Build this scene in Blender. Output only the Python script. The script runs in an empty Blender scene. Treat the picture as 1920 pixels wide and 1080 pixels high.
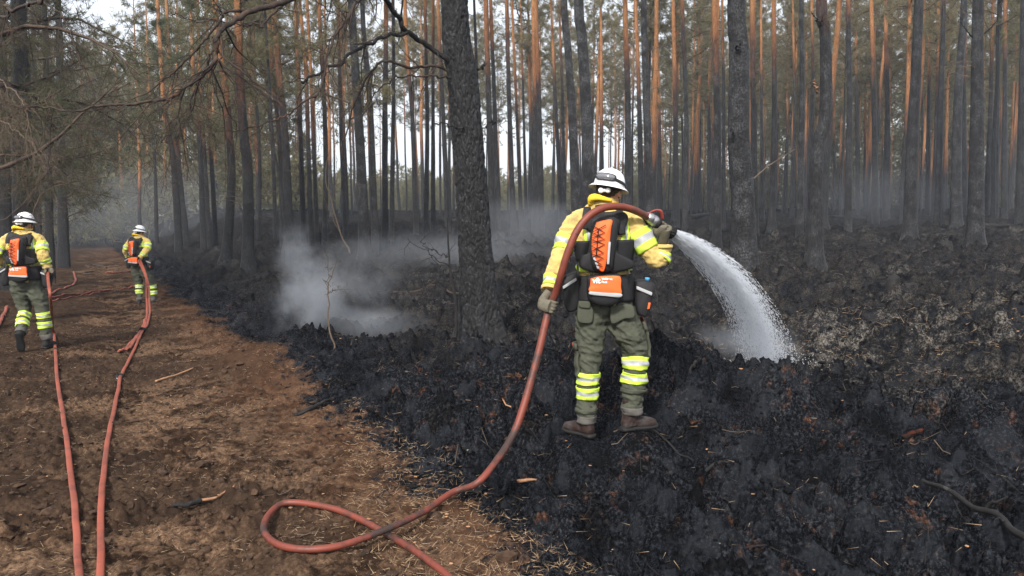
import bpy, bmesh, math, random
import numpy as np
from mathutils import Vector, Matrix
import time
T_START = time.time()
R_ = random.Random(7)
rng = np.random.default_rng(11)
SC = bpy.context.scene
COL = SC.collection
rad = math.radians

# ------------------------------------------------------------------ camera, light
FPX, CX, CY = 1493.0, 960.0, 540.0
CAMZ = 1.68
PITCH = math.atan(115 / FPX)
cam_d = bpy.data.cameras.new('camera'); cam = bpy.data.objects.new('camera', cam_d); COL.objects.link(cam)
cam.location = (0, 0, CAMZ); cam.rotation_euler = (rad(90) - PITCH, 0, 0)
cam_d.sensor_width = 36; cam_d.lens = 36 * FPX / 1920; cam_d.clip_end = 2000; cam_d.clip_start = .05
cam_d.dof.use_dof = True; cam_d.dof.focus_distance = 5.6; cam_d.dof.aperture_fstop = 8
SC.camera = cam

SUN_EL, SUN_AZ = rad(38), rad(196)      # azimuth measured clockwise from +Y
w = bpy.data.worlds.new('World'); SC.world = w; w.use_nodes = True
nt = w.node_tree; bg = nt.nodes['Background']
sky = nt.nodes.new('ShaderNodeTexSky'); sky.sky_type = 'NISHITA'; sky.sun_disc = False
sky.sun_elevation = SUN_EL; sky.sun_rotation = SUN_AZ
sky.air_density = 1.0; sky.dust_density = 6.0; sky.ozone_density = 1.2
veil = nt.nodes.new('ShaderNodeMix'); veil.data_type = 'RGBA'; veil.inputs[0].default_value = .66      # thin even overcast over the blue
nt.links.new(sky.outputs[0], veil.inputs[6]); veil.inputs[7].default_value = (7.6, 7.9, 8.3, 1)
nt.links.new(veil.outputs[2], bg.inputs[0]); bg.inputs[1].default_value = 0.15
sl = bpy.data.lights.new('sun', 'SUN'); so = bpy.data.objects.new('sun', sl); COL.objects.link(so)
sl.energy = 4.4; sl.angle = rad(6); sl.color = (1.0, .95, .88)
so.rotation_euler = (rad(90) - SUN_EL, 0, -SUN_AZ + math.pi)
so.rotation_euler = Vector((math.sin(SUN_AZ) * math.cos(SUN_EL), math.cos(SUN_AZ) * math.cos(SUN_EL), math.sin(SUN_EL))).to_track_quat('Z', 'Y').to_euler()
SC.view_settings.view_transform = 'Standard'; SC.view_settings.look = 'None'
SC.view_settings.exposure = 0.46; SC.view_settings.gamma = 1; SC.view_settings.use_curve_mapping = False
SC.render.engine = 'CYCLES'
cy = SC.cycles
cy.use_denoising = True; cy.max_bounces = 5; cy.diffuse_bounces = 3; cy.glossy_bounces = 2; cy.transmission_bounces = 4
cy.transparent_max_bounces = 12; cy.volume_bounces = 0; cy.volume_step_rate = 1.0; cy.volume_max_steps = 96
cy.sample_clamp_indirect = 4; cy.caustics_reflective = False; cy.caustics_refractive = False

# ------------------------------------------------------------------ noise
_perm = np.random.default_rng(3).permutation(256); _perm = np.concatenate([_perm, _perm, _perm])
_g3 = np.random.default_rng(5).normal(size=(256, 3)); _g3 /= np.linalg.norm(_g3, axis=1)[:, None]
def perlin(x, y, z=0.0):
    x, y, z = np.broadcast_arrays(np.asarray(x, float), np.asarray(y, float), np.asarray(z, float))
    xi, yi, zi = np.floor(x).astype(int), np.floor(y).astype(int), np.floor(z).astype(int)
    xf, yf, zf = x - xi, y - yi, z - zi
    u, v, w_ = (t * t * t * (t * (t * 6 - 15) + 10) for t in (xf, yf, zf))
    def g(i, j, k):
        h = _perm[_perm[_perm[(xi + i) & 255] + ((yi + j) & 255)] + ((zi + k) & 255)]
        q = _g3[h]
        return q[..., 0] * (xf - i) + q[..., 1] * (yf - j) + q[..., 2] * (zf - k)
    a = g(0,0,0)*(1-u)+g(1,0,0)*u; b = g(0,1,0)*(1-u)+g(1,1,0)*u
    c = g(0,0,1)*(1-u)+g(1,0,1)*u; d = g(0,1,1)*(1-u)+g(1,1,1)*u
    return ((a*(1-v)+b*v)*(1-w_) + (c*(1-v)+d*v)*w_) * 1.7
def fbm(x, y, z=0.0, o=4, lac=2.03, gain=.5):
    s = 0; a = 1
    for i in range(o):
        s = s + a * perlin(np.asarray(x)*lac**i + 17*i, np.asarray(y)*lac**i - 9*i, np.asarray(z)*lac**i + 5*i); a *= gain
    return s
def ridged(x, y, z=0.0, o=3):
    s = 0; a = 1
    for i in range(o):
        s = s + a * (1 - np.abs(perlin(np.asarray(x)*2.1**i + 31*i, np.asarray(y)*2.1**i, np.asarray(z)*2.1**i))*2); a *= .5
    return s
def sstep(a, b, x):
    t = np.clip((x - a) / (b - a), 0, 1); return t*t*(3-2*t)
def cellular(u, v, pu):
    """2-D cellular noise, period pu cells in u; returns F2-F1 and cell id."""
    ui, vi = np.floor(u).astype(int), np.floor(v).astype(int)
    f1 = np.full(u.shape, 9.); f2 = np.full(u.shape, 9.); cid = np.zeros(u.shape)
    for i in (-1, 0, 1):
        for j in (-1, 0, 1):
            cu, cv = ui + i, vi + j
            h = _perm[_perm[np.mod(cu, pu) & 255] + (cv & 255)]
            px, py = cu + (h % 16) / 16, cv + _perm[h] / 256
            d = np.hypot(u - px, v - py)
            m = d < f1
            f2 = np.where(m, f1, np.minimum(f2, d)); cid = np.where(m, h / 255, cid); f1 = np.where(m, d, f1)
    return f2 - f1, cid

# ------------------------------------------------------------------ picture <-> place
_F = np.array([0, math.cos(PITCH), -math.sin(PITCH)]); _U = np.array([0, math.sin(PITCH), math.cos(PITCH)])
def ray(px, py):
    return _F + np.array([1., 0, 0]) * (px - CX) / FPX + _U * (CY - py) / FPX
def P(px, py, d):
    v = ray(px, py); return np.array([0, 0, CAMZ]) + v * (d / v[1])

def road_r(x, y):           # metres to the right of the burn edge that runs along the track
    return (x - .1) * .88 + (y - 3.83) * .47
def lump(x, y, sc, seed):
    u = x*sc + .35*perlin(x*sc*1.3, y*sc*1.3, seed); v = y*sc + .35*perlin(x*sc*1.3, y*sc*1.3, seed+9.)
    ui, vi = np.floor(u).astype(int), np.floor(v).astype(int); h = np.zeros(np.shape(u))
    for i in (-1, 0, 1):
        for j in (-1, 0, 1):
            q = _perm[_perm[(ui+i+seed) & 255] + ((vi+j) & 255)]; q2 = _perm[q+7]
            d = np.hypot(u-(ui+i)-(q % 16)/16, v-(vi+j)-(q2 % 16)/16); R = .35+.35*(q2/255)
            h = np.maximum(h, (q/255)**1.2*np.sqrt(np.clip(1-(d/R)**2, 0, 1)))
    return h
BUMPS = [  # x, y, sx, sy, h
    (.15, 7.2, .55, .75, .30), (1.0, 7.1, .6, .95, .32), (1.75, 6.9, .45, .8, .17), (1.42, 7.0, .33, .7, .15), (1.22, 6.75, .16, .14, .13), (1.6, 6.6, .2, .15, .10), (2.05, 6.75, .2, .16, .09), (2.36, 6.55, .15, .14, .10), (2.9, 6.1, .25, .2, .14), (3.3, 5.6, .3, .22, .12), (2.55, 5.2, .22, .2, .10), (1.9, 5.3, .25, .2, .08), (-.3, 7.3, .25, .2, .13), (-1.2, 7.8, .3, .2, .13), (-1.4, 6.9, .3, .2, .08), (.75, 6.5, .2, .15, .09), (3.8, 6.2, .3, .25, .14), (2.2, 3.9, .2, .15, .06), (2.33, 6.7, .2, .25, .10), (3.1, 6.5, .55, .7, .05),
    (-2.45, 9.6, .55, .6, .26), (-1.75, 8.6, .6, .5, .16), (-1.0, 8.2, .4, .4, .14), (-.5, 9.8, .85, .7, .16), (.5, 9.2, .5, .5, .16), (-1.3, 10.2, .4, .4, .14),
    (-3.3, 10.2, .5, .8, .1), (4.2, 10.5, .7, .6, .2), (6, 9, 1.0, .7, .2), (2.2, 4.3, .8, .5, .06), (1.2, 13, 1.2, .8, .2), (-2.3, 14.5, 1.1, 1., .22), (3.4, 8.6, .5, .4, .12)]
PINS = []   # x, y, z, radius: where something must touch the ground
def _base(x, y):
    d = np.hypot(x, y); r = road_r(x, y)
    z = sstep(0, 9, r) * .040 * np.minimum(d, 85) * sstep(2, 12, d)
    z = z - .08 * sstep(12, 30, d) * (1 - sstep(-1, 4, r)) + .035 * np.minimum(d, 60) * sstep(7, 16, -r) * .5
    for bx, by, sx, sy, h in BUMPS:
        z = z + h * np.exp(-.5 * (((x - bx) / sx) ** 2 + ((y - by) / sy) ** 2))
    return z
def ground(x, y, fine=False):
    x = np.asarray(x, float); y = np.asarray(y, float)
    r = road_r(x, y); d = np.hypot(x, y)
    burn = sstep(-.1, .5, r + .25 * fbm(x*1.1, y*1.1, 3.3, 3)) + sstep(5.6, 6.6, -r)
    z = _base(x, y)
    z = z + burn * (.10 * fbm(x*.55, y*.55, 1.7, 2) + .055 * fbm(x*1.9, y*1.9, 4.1, 2))
    if fine:
        lod = np.clip(9 / np.maximum(d, 3), .25, 1)
        z = z + burn * (.070 * (ridged(x*2.7, y*2.7, .5, 3) - .75) * np.minimum(lod * 1.6, 1) + (.10 * (np.abs(fbm(x*6.5, y*6.5, 2, 3))-.25)) * sstep(-.5, .3, fbm(x*1.2, y*1.2, 8, 2)) + sstep(-.35, .35, fbm(x*.8, y*.8, 6, 2)+.5*np.exp(-((y-6.8)/1.2)**2)) * (.29*lump(x, y, 2.3, 3) + .15*lump(x, y, 5.5, 5)) + .045*lump(x, y, 13., 8) - .10 + .024 * ridged(x*22, y*22, 8, 2) * lod)
        # track: soft soil, tyre ruts and clods along the way
        t = (x * -.47 + y * .88)
        rut = np.exp(-((r + 3.35 + .15*perlin(t*.2, 0, 1)) / .28) ** 2) + np.exp(-((r + 1.4 + .15*perlin(t*.2, 5, 1)) / .26) ** 2)
        rough = sstep(-.1, .6, fbm(x*.8, y*.8, 9, 2) + .25)
        z = z + (1 - burn.clip(0, 1)) * (-.035 * rut + .012 * np.sin(t * 26 + 3*perlin(x*2, y*2, 2)) * rut + .030 * fbm(x*2.2, y*2.2, 6, 2) + (.03 + .035*rough) * (np.abs(fbm(x*7, y*7, 2, 3)) - .2) + .013 * rough * ridged(x*24, y*24, 3, 2))
        z = z + .05 * np.exp(-((r + .25) / .35) ** 2) * (fbm(x*4, y*4, 1, 3) + .4) * sstep(5, 9, d)
    for qx, qy, qz, qr in PINS:
        wgt = np.exp(-.5 * (((x - qx) ** 2 + (y - qy) ** 2) / qr ** 2) ** 1.5)
        z = z * (1 - wgt) + qz * wgt
    return z
def hit(px, py, fine=False, dmin=2.5, dmax=110):
    v = ray(px, py); v = v / v[1]
    ds = dmin * np.exp(np.linspace(0, math.log(dmax / dmin), 1400))
    pts = np.array([0, 0, CAMZ])[None] + v[None] * ds[:, None]
    g = ground(pts[:, 0], pts[:, 1], fine)
    k = np.nonzero(pts[:, 2] <= g)[0]
    i = k[0] if len(k) else len(ds) - 1
    p = pts[i].copy(); p[2] = g[i]
    return p
def gz(x, y, fine=True):
    return float(ground(np.array([x]), np.array([y]), fine)[0])

# ------------------------------------------------------------------ materials
def mat(name, rough=.8, spec=.3):
    m = bpy.data.materials.new(name); m.use_nodes = True
    b = m.node_tree.nodes['Principled BSDF']
    b.inputs['Roughness'].default_value = rough; b.inputs['Specular IOR Level'].default_value = spec
    return m, m.node_tree, b
class NG:
    def __init__(s, nt): s.nt = nt
    def n(s, t, **kw):
        nd = s.nt.nodes.new(t)
        for k, v in kw.items():
            if k.startswith('i_'):
                key = k[2:]; key = int(key) if key.isdigit() else key.replace('_', ' ')
                if isinstance(v, bpy.types.NodeSocket): s.nt.links.new(v, nd.inputs[key])
                else: nd.inputs[key].default_value = v
            else: setattr(nd, k, v)
        return nd
    def link(s, a, b): s.nt.links.new(a, b)
    def math(s, op, a, b=0.0, clamp=False):
        nd = s.nt.nodes.new('ShaderNodeMath'); nd.operation = op; nd.use_clamp = clamp
        for i, v in enumerate((a, b)):
            if isinstance(v, bpy.types.NodeSocket): s.nt.links.new(v, nd.inputs[i])
            else: nd.inputs[i].default_value = v
        return nd.outputs[0]
    def noise(s, vec, scale, detail=3, rough=.55):
        nd = s.n('ShaderNodeTexNoise'); nd.inputs['Scale'].default_value = scale; nd.inputs['Detail'].default_value = detail; nd.inputs['Roughness'].default_value = rough
        if vec is not None: s.link(vec, nd.inputs['Vector'])
        return nd.outputs['Fac']
    def mapping(s, vec, scale=(1, 1, 1), loc=(0, 0, 0)):
        nd = s.n('ShaderNodeMapping'); nd.inputs['Scale'].default_value = scale; nd.inputs['Location'].default_value = loc
        s.link(vec, nd.inputs['Vector']); return nd.outputs[0]
    def ramp(s, fac, a, b, lo=0.0, hi=1.0):
        nd = s.n('ShaderNodeMapRange'); nd.interpolation_type = 'SMOOTHSTEP'
        s.link(fac, nd.inputs[0]); nd.inputs[1].default_value = a; nd.inputs[2].default_value = b; nd.inputs[3].default_value = lo; nd.inputs[4].default_value = hi
        return nd.outputs[0]
    def mix(s, fac, a, b):
        nd = s.nt.nodes.new('ShaderNodeMix'); nd.data_type = 'RGBA'
        for i, v in ((0, fac), (6, a), (7, b)):
            if isinstance(v, bpy.types.NodeSocket): s.nt.links.new(v, nd.inputs[i])
            else: nd.inputs[i].default_value = (*v, 1) if i else v
        return nd.outputs[2]
    def bump(s, h, strength=.5, dist=.02, normal=None):
        nd = s.n('ShaderNodeBump'); nd.inputs['Strength'].default_value = strength; nd.inputs['Distance'].default_value = dist
        s.link(h, nd.inputs['Height'])
        if normal is not None: s.link(normal, nd.inputs['Normal'])
        return nd.outputs[0]

def simple(name, col, rough=.8, spec=.3, var=.25, scale=30, bump=.0, bdist=.004, col2=None, c2scale=6, c2lo=.5, c2hi=.7, sheen=0):
    m, nt, b = mat(name, rough, spec); g = NG(nt)
    tc = g.n('ShaderNodeTexCoord').outputs['Object']
    nz = g.noise(tc, scale, 4)
    c = g.mix(nz, tuple(x*(1-var) for x in col), tuple(min(1, x*(1+var)) for x in col))
    if col2: c = g.mix(g.ramp(g.noise(tc, c2scale, 5, .65), c2lo, c2hi), c, col2)
    g.link(c, b.inputs['Base Color'])
    if bump: g.link(g.bump(g.noise(tc, scale, 5, .6), bump, bdist), b.inputs['Normal'])
    if sheen: b.inputs['Sheen Weight'].default_value = sheen
    return m

def m_bark():
    m, nt, b = mat('pine_bark', .85, .35); g = NG(nt)
    tc = g.n('ShaderNodeTexCoord').outputs['Object']
    oi = g.n('ShaderNodeObjectInfo'); sp = g.n('ShaderNodeSeparateColor'); g.link(oi.outputs['Color'], sp.inputs[0])
    xyz = g.n('ShaderNodeSeparateXYZ'); g.link(tc, xyz.inputs[0])
    off = g.n('ShaderNodeVectorMath', operation='ADD'); g.link(tc, off.inputs[0])
    cm = g.n('ShaderNodeCombineXYZ'); rnd = g.math('MULTIPLY', oi.outputs['Random'], 37.0); g.link(rnd, cm.inputs[0]); g.link(rnd, cm.inputs[2]); g.link(cm.outputs[0], off.inputs[1])
    o = off.outputs[0]
    n1 = g.noise(g.mapping(o, (1, 1, .35)), 1.6, 4, .6)
    n2 = g.noise(g.mapping(o, (1, 1, .5)), 9, 5, .65)
    n3 = g.noise(g.mapping(o, (1, 1, .3)), 30, 4, .7); n4 = g.noise(g.mapping(o, (1, 1, .35)), 62, 3, .7)
    h = g.math('SUBTRACT', g.math('MULTIPLY', sp.outputs[0], 20.0), xyz.outputs[2])
    h = g.math('ADD', h, g.math('MULTIPLY', g.math('SUBTRACT', n1, .5), 5.0))
    h = g.math('ADD', h, g.math('MULTIPLY', g.math('SUBTRACT', n2, .5), 3.0))
    char = g.ramp(h, -1.3, 1.0); redz = g.ramp(h, -3.2, .3)
    vo = g.n('ShaderNodeTexVoronoi', feature='DISTANCE_TO_EDGE'); vo.inputs['Scale'].default_value = 16; vo.inputs['Randomness'].default_value = 1
    g.link(g.mapping(g.n('ShaderNodeVectorMath', operation='ADD', i_0=o, i_1=g.n('ShaderNodeTexNoise', i_Vector=o, i_Scale=14.0).outputs['Color']).outputs[0], (1, 1, .38)), vo.inputs['Vector'])
    plate = g.ramp(vo.outputs[0], .0, .12)
    orange = g.mix(g.ramp(n2, .35, .7), (.34, .140, .050), (.50, .240, .095))
    orange = g.mix(g.ramp(n3, .5, .75), orange, (.55, .32, .18))
    red = g.mix(g.ramp(n3, .4, .7), (.11, .042, .024), (.20, .085, .045))
    black = g.mix(g.ramp(n3, .42, .68), (.006, .006, .007), (.032, .034, .039))
    grey = g.mix(g.ramp(n4, .47, .62), black, (.155, .162, .175))
    ashf = g.math('MULTIPLY', g.ramp(g.noise(o, 3.5, 4), .42, .62), sp.outputs[1])
    blk = g.mix(ashf, black, grey)
    c = g.mix(redz, orange, red); c = g.mix(char, c, blk)
    c = g.mix(g.math('MULTIPLY', g.math('SUBTRACT', 1.0, plate), .55), c, (.010, .009, .009))
    g.link(c, b.inputs['Base Color'])
    rr = g.ramp(char, 0, 1, .85, .52); g.link(rr, b.inputs['Roughness'])
    hh = g.math('ADD', g.math('MULTIPLY', plate, .8), g.math('MULTIPLY', n3, .7))
    g.link(g.bump(hh, .8, .022), b.inputs['Normal'])
    return m
M = {}
M['bark'] = m_bark()
def m_ground():
    m, nt, b = mat('ground_soil', .9, .16); g = NG(nt)
    tc = g.n('ShaderNodeTexCoord').outputs['Object']
    road = g.n('ShaderNodeAttribute', attribute_name='road').outputs['Fac']
    pale = g.n('ShaderNodeAttribute', attribute_name='pale').outputs['Fac']
    far = g.n('ShaderNodeAttribute', attribute_name='litter').outputs['Fac']
    nA = g.noise(tc, 1.7, 5, .6); nB = g.noise(tc, 9, 5, .65); nC = g.noise(tc, 45, 4, .7); nD = g.noise(tc, 160, 3, .7)
    # burnt peat
    blk = g.mix(g.ramp(nC, .40, .68), (.0028, .0030, .0036), (.0125, .0142, .0185))
    blk = g.mix(g.ramp(nD, .62, .70), blk, (.075, .085, .105))  # fine bluish flecks: glints of the char painted into the colour
    nE = g.noise(tc, 3.2, 4, .6)
    blk = g.mix(g.ramp(nE, .50, .62, 0, .75), blk, g.mix(nD, (.009, .0105, .013), (.021, .0235, .028)))
    blk = g.mix(g.ramp(nE, .47, .36, 0, .75), blk, (.0035, .0035, .0038))
    brn = g.mix(g.ramp(nC, .35, .65), (.014, .009, .007), (.115, .050, .026))
    m1 = g.math('MULTIPLY', g.ramp(nB, .55, .66), g.ramp(nA, .48, .60))
    burnt = g.mix(g.math('MULTIPLY', m1, .7), blk, brn)
    greyb = g.mix(g.ramp(nC, .35, .7), (.008, .0078, .0078), (.048, .043, .039))
    burnt = g.mix(g.math('MULTIPLY', far, g.ramp(g.math('ADD', nB, g.math('MULTIPLY', nA, .4)), .55, .85)), burnt, greyb)
    ash = g.mix(g.ramp(nC, .4, .65), (.040, .034, .028), (.135, .128, .118))
    am = g.math('MULTIPLY', g.ramp(g.math('ADD', g.math('ADD', g.math('MULTIPLY', nB, .4), g.math('MULTIPLY', nC, .25)), g.math('MULTIPLY', nA, .35)), .50, .60), pale)
    burnt = g.mix(am, burnt, ash)
    # track soil
    s1 = g.mix(g.ramp(nB, .35, .68), (.016, .010, .007), (.050, .030, .019))
    s2 = g.mix(g.ramp(nC, .35, .7), (.050, .030, .019), (.165, .104, .066))
    soil = g.mix(g.ramp(g.math('ADD', nA, g.math('MULTIPLY', g.math('SUBTRACT', nB, .5), .7)), .40, .60), s1, s2)
    soil = g.mix(g.ramp(nD, .62, .74), soil, (.19, .135, .09))
    drk = g.n('ShaderNodeAttribute', attribute_name='damp').outputs['Fac']
    soil = g.mix(g.math('MULTIPLY', drk, .75), soil, g.mix(nC, (.018, .012, .009), (.042, .028, .02)))
    edge = g.ramp(g.math('ADD', road, g.math('MULTIPLY', g.math('SUBTRACT', nB, .5), .5)), .44, .56)
    rim = g.math('MULTIPLY', g.ramp(road, .05, .5), g.ramp(road, .97, .55))
    soil = g.mix(g.math('MULTIPLY', rim, .5), soil, (.062, .031, .018))
    g.link(g.mix(edge, burnt, soil), b.inputs['Base Color'])
    wet = g.math('MULTIPLY', g.math('SUBTRACT', 1.0, edge), g.math('SUBTRACT', 1.0, far))
    g.link(g.math('SUBTRACT', .95, g.math('MULTIPLY', wet, g.ramp(nB, .35, .65, .30, .58))), b.inputs['Roughness'])
    g.link(g.math('MULTIPLY', wet, g.math('MULTIPLY', g.ramp(nC, .50, .66, .0, .34), g.ramp(nA, .42, .62, .1, 1.0))), b.inputs['Specular IOR Level'])
    hh = g.math('ADD', g.math('ADD', g.math('MULTIPLY', nC, 1.0), g.math('MULTIPLY', nD, .45)), g.math('MULTIPLY', nB, 1.2))
    g.link(g.bump(hh, .7, .010), b.inputs['Normal'])
    return m
M['ground'] = m_ground()
def m_needles(name, c1, c2, c3):
    m, nt, b = mat(name, .75, .2); g = NG(nt)
    tc = g.n('ShaderNodeTexCoord').outputs['Object']
    oi = g.n('ShaderNodeObjectInfo')
    n = g.noise(tc, .55, 3); n2 = g.noise(tc, 7, 2)
    f = g.math('ADD', g.math('MULTIPLY', n, .8), g.math('MULTIPLY', g.math('SUBTRACT', oi.outputs['Random'], .5), .35))
    c = g.mix(g.ramp(f, .3, .55), c1, c2); c = g.mix(g.ramp(n2, .5, .72), c, c3)
    g.link(c, b.inputs['Base Color'])
    tr = g.n('ShaderNodeBsdfTranslucent'); g.link(c, tr.inputs[0])
    mx = g.n('ShaderNodeMixShader'); mx.inputs[0].default_value = .6
    out = nt.nodes['Material Output']
    g.link(b.outputs[0], mx.inputs[1]); g.link(tr.outputs[0], mx.inputs[2]); g.link(mx.outputs[0], out.inputs['Surface'])
    return m
M['needles'] = m_needles('scorched_needles', (.185, .178, .092), (.235, .200, .112), (.32, .28, .17))
M['needles_green'] = m_needles('green_needles', (.075, .110, .052), (.125, .130, .065), (.20, .165, .09))
M['needles_dark'] = m_needles('dark_needles', (.080, .088, .048), (.125, .112, .065), (.19, .16, .10))
M['twig'] = simple('dead_twig', (.10, .075, .055), .9, .2, .5, 12)
M['twig_black'] = simple('charred_wood', (.014, .013, .013), .75, .2, .5, 25, .5, .01, (.05, .048, .046), 14, .58, .68)
M['branch_brown'] = simple('bare_branch', (.032, .022, .017), .8, .3, .5, 14, .5, .008, (.085, .045, .027), 5, .52, .7)
M['wood_pale'] = simple('split_wood', (.28, .15, .085), .85, .2, .4, 30, .4, .004, (.09, .04, .02), 12, .5, .6)
M['ash_wood'] = simple('ashy_wood', (.20, .19, .185), .95, .1, .4, 22, .4, .006, (.03, .03, .03), 9, .48, .6)
M['clod'] = simple('charred_peat', (.0050, .0055, .0068), .8, .02, .6, 60, .6, .01, (.010, .0105, .013), 40, .5, .65)
M['soil_clod'] = simple('soil_clod', (.060, .036, .023), .95, .15, .5, 30, .6, .006, (.028, .018, .013), 6, .45, .6)
M['straw'] = simple('dry_straw', (.27, .19, .12), .8, .2, .5, 3)
M['moss_burnt'] = simple('burnt_moss', (.008, .008, .009), .9, .0, .8, 9, col2=(.060, .046, .034), c2scale=2.2, c2lo=.5, c2hi=.62)
M['straw_grey'] = simple('singed_grass', (.085, .067, .05), .85, .15, .5, 3)
M['chip'] = simple('wood_chip', (.33, .18, .10), .8, .2, .5, 8)
M['leafbit'] = simple('fallen_leaf', (.30, .32, .14), .7, .3, .3, 8)

# ------------------------------------------------------------------ mesh helpers
def np_mesh(name, V, F, mats=(), smooth=False, midx=None, attrs=None):
    """V (n,3) float; F (m,3) or (m,4) int, or a list of such arrays."""
    me = bpy.data.meshes.new(name)
    V = np.asarray(V, np.float32); Fs = F if isinstance(F, (list, tuple)) else [F]
    Fs = [np.asarray(f, np.int32) for f in Fs if len(f)]
    nl = sum(f.size for f in Fs); nf = sum(len(f) for f in Fs)
    me.vertices.add(len(V)); me.vertices.foreach_set('co', V.ravel())
    me.loops.add(nl); me.polygons.add(nf)
    me.loops.foreach_set('vertex_index', np.concatenate([f.ravel() for f in Fs]))
    st = np.concatenate([np.full(len(f), f.shape[1], np.int32) for f in Fs])
    me.polygons.foreach_set('loop_start', np.concatenate([[0], np.cumsum(st)[:-1]]).astype(np.int32))
    if midx is not None: me.polygons.foreach_set('material_index', np.asarray(midx, np.int32))
    me.polygons.foreach_set('use_smooth', np.full(nf, smooth))
    for m in mats: me.materials.append(m)
    me.update(calc_edges=True)
    if attrs:
        for k, a in attrs.items():
            at = me.attributes.new(k, 'FLOAT', 'POINT'); at.data.foreach_set('value', np.asarray(a, np.float32))
    return me
class Acc:
    def __init__(s): s.V = []; s.Q = []; s.T = []; s.qm = []; s.tm = []; s.n = 0
    def add(s, V, Q=None, T=None, mi=0):
        V = np.asarray(V, float).reshape(-1, 3)
        if Q is not None and len(Q): Q = np.asarray(Q); s.Q.append(Q + s.n); s.qm.append(np.full(len(Q), mi))
        if T is not None and len(T): T = np.asarray(T); s.T.append(T + s.n); s.tm.append(np.full(len(T), mi))
        s.V.append(V); s.n += len(V)
    def mesh(s, name, mats, smooth=True):
        F, mi = [], []
        if s.Q: F.append(np.concatenate(s.Q)); mi.append(np.concatenate(s.qm))
        if s.T: F.append(np.concatenate(s.T)); mi.append(np.concatenate(s.tm))
        return np_mesh(name, np.concatenate(s.V), F, mats, smooth, np.concatenate(mi))
def link(name, me, parent=None, **props):
    o = bpy.data.objects.new(name, me); COL.objects.link(o)
    if parent is not None: o.parent = parent
    for k, v in props.items(): o[k] = v
    return o
def empty(name, loc, label, cat, group=None, rz=0):
    o = bpy.data.objects.new(name, None); COL.objects.link(o); o.location = loc; o.rotation_euler = (0, 0, rz)
    o.empty_display_size = .2; o['label'] = label; o['category'] = cat
    if group: o['group'] = group
    return o
def catmull(pts, n):
    pts = np.asarray(pts, float)
    if len(pts) == 2: 
        t = np.linspace(0, 1, n)[:, None]; return pts[0]*(1-t) + pts[1]*t
    e = np.vstack([2*pts[0]-pts[1], pts, 2*pts[-1]-pts[-2]])
    t = np.linspace(0, len(pts)-1, n); i = np.minimum(t.astype(int), len(pts)-2); f = (t-i)[:, None]
    a, b, c, d = e[i], e[i+1], e[i+2], e[i+3]
    return .5*((2*b) + (c-a)*f + (2*a-5*b+4*c-d)*f*f + (3*b-a-3*c+d)*f**3)
def frames(C, ref):
    T = np.gradient(C, axis=0); T /= np.linalg.norm(T, axis=1)[:, None] + 1e-9
    X = ref - T * (T @ ref)[:, None] if ref.ndim == 1 else ref
    nx = np.linalg.norm(X, axis=1)[:, None]; X = X / (nx + 1e-9)
    return T, X, np.cross(T, X)
def tube(C, rx, ry=None, ref=(1, 0, 0), ns=8, caps=True, wob=None, power=1.0):
    """Tube along C with half-widths rx (along ref) and ry. Returns V, Q, T."""
    C = np.asarray(C, float); n = len(C); rx = np.broadcast_to(rx, n); ry = rx if ry is None else np.broadcast_to(ry, n)
    T, X, Y = frames(C, np.asarray(ref, float))
    a = np.linspace(0, 2*math.pi, ns, endpoint=False)
    ca, sa = np.cos(a), np.sin(a)
    if power != 1: ca = np.sign(ca)*np.abs(ca)**power; sa = np.sign(sa)*np.abs(sa)**power
    V = C[:, None] + X[:, None]*(rx[:, None]*ca)[..., None] + Y[:, None]*(ry[:, None]*sa)[..., None]
    V = V.reshape(-1, 3)
    i = np.arange(n-1)[:, None]*ns; j = np.arange(ns)[None]; k = (j+1) % ns
    Q = np.stack([i+j, i+k, i+ns+k, i+ns+j], -1).reshape(-1, 4)
    Tt = []
    if caps:
        V = np.vstack([V, C[0], C[-1]]); a0, b0 = len(V)-2, len(V)-1
        Tt = [[a0, (q+1) % ns, q] for q in range(ns)] + [[b0, (n-1)*ns+q, (n-1)*ns+(q+1) % ns] for q in range(ns)]
    return V, Q, np.array(Tt, int).reshape(-1, 3)
def vec_tubes(A, B, ra, rb):
    """Many straight 3-sided tapered twigs at once (A->B)."""
    A = np.asarray(A); B = np.asarray(B); D = B-A; D /= np.linalg.norm(D, axis=1)[:, None]+1e-9
    ref = np.where(np.abs(D[:, 2:3]) > .9, [[1., 0, 0]], [[0, 0, 1.]]); X = np.cross(D, ref); X /= np.linalg.norm(X, axis=1)[:, None]+1e-9; Y = np.cross(D, X)
    n = len(A); ra = np.broadcast_to(ra, n)[:, None]; rb = np.broadcast_to(rb, n)[:, None]
    V = []
    for c, r in ((A, ra), (B, rb)):
        for k in range(3):
            t = k*2.0944; V.append(c + X*r*math.cos(t) + Y*r*math.sin(t))
    V = np.stack(V, 1); i = np.arange(n)[:, None]*6
    Q = np.concatenate([i+np.array([[k, (k+1) % 3, 3+(k+1) % 3, 3+k]]) for k in range(3)])
    return V.reshape(-1, 3), Q
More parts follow.
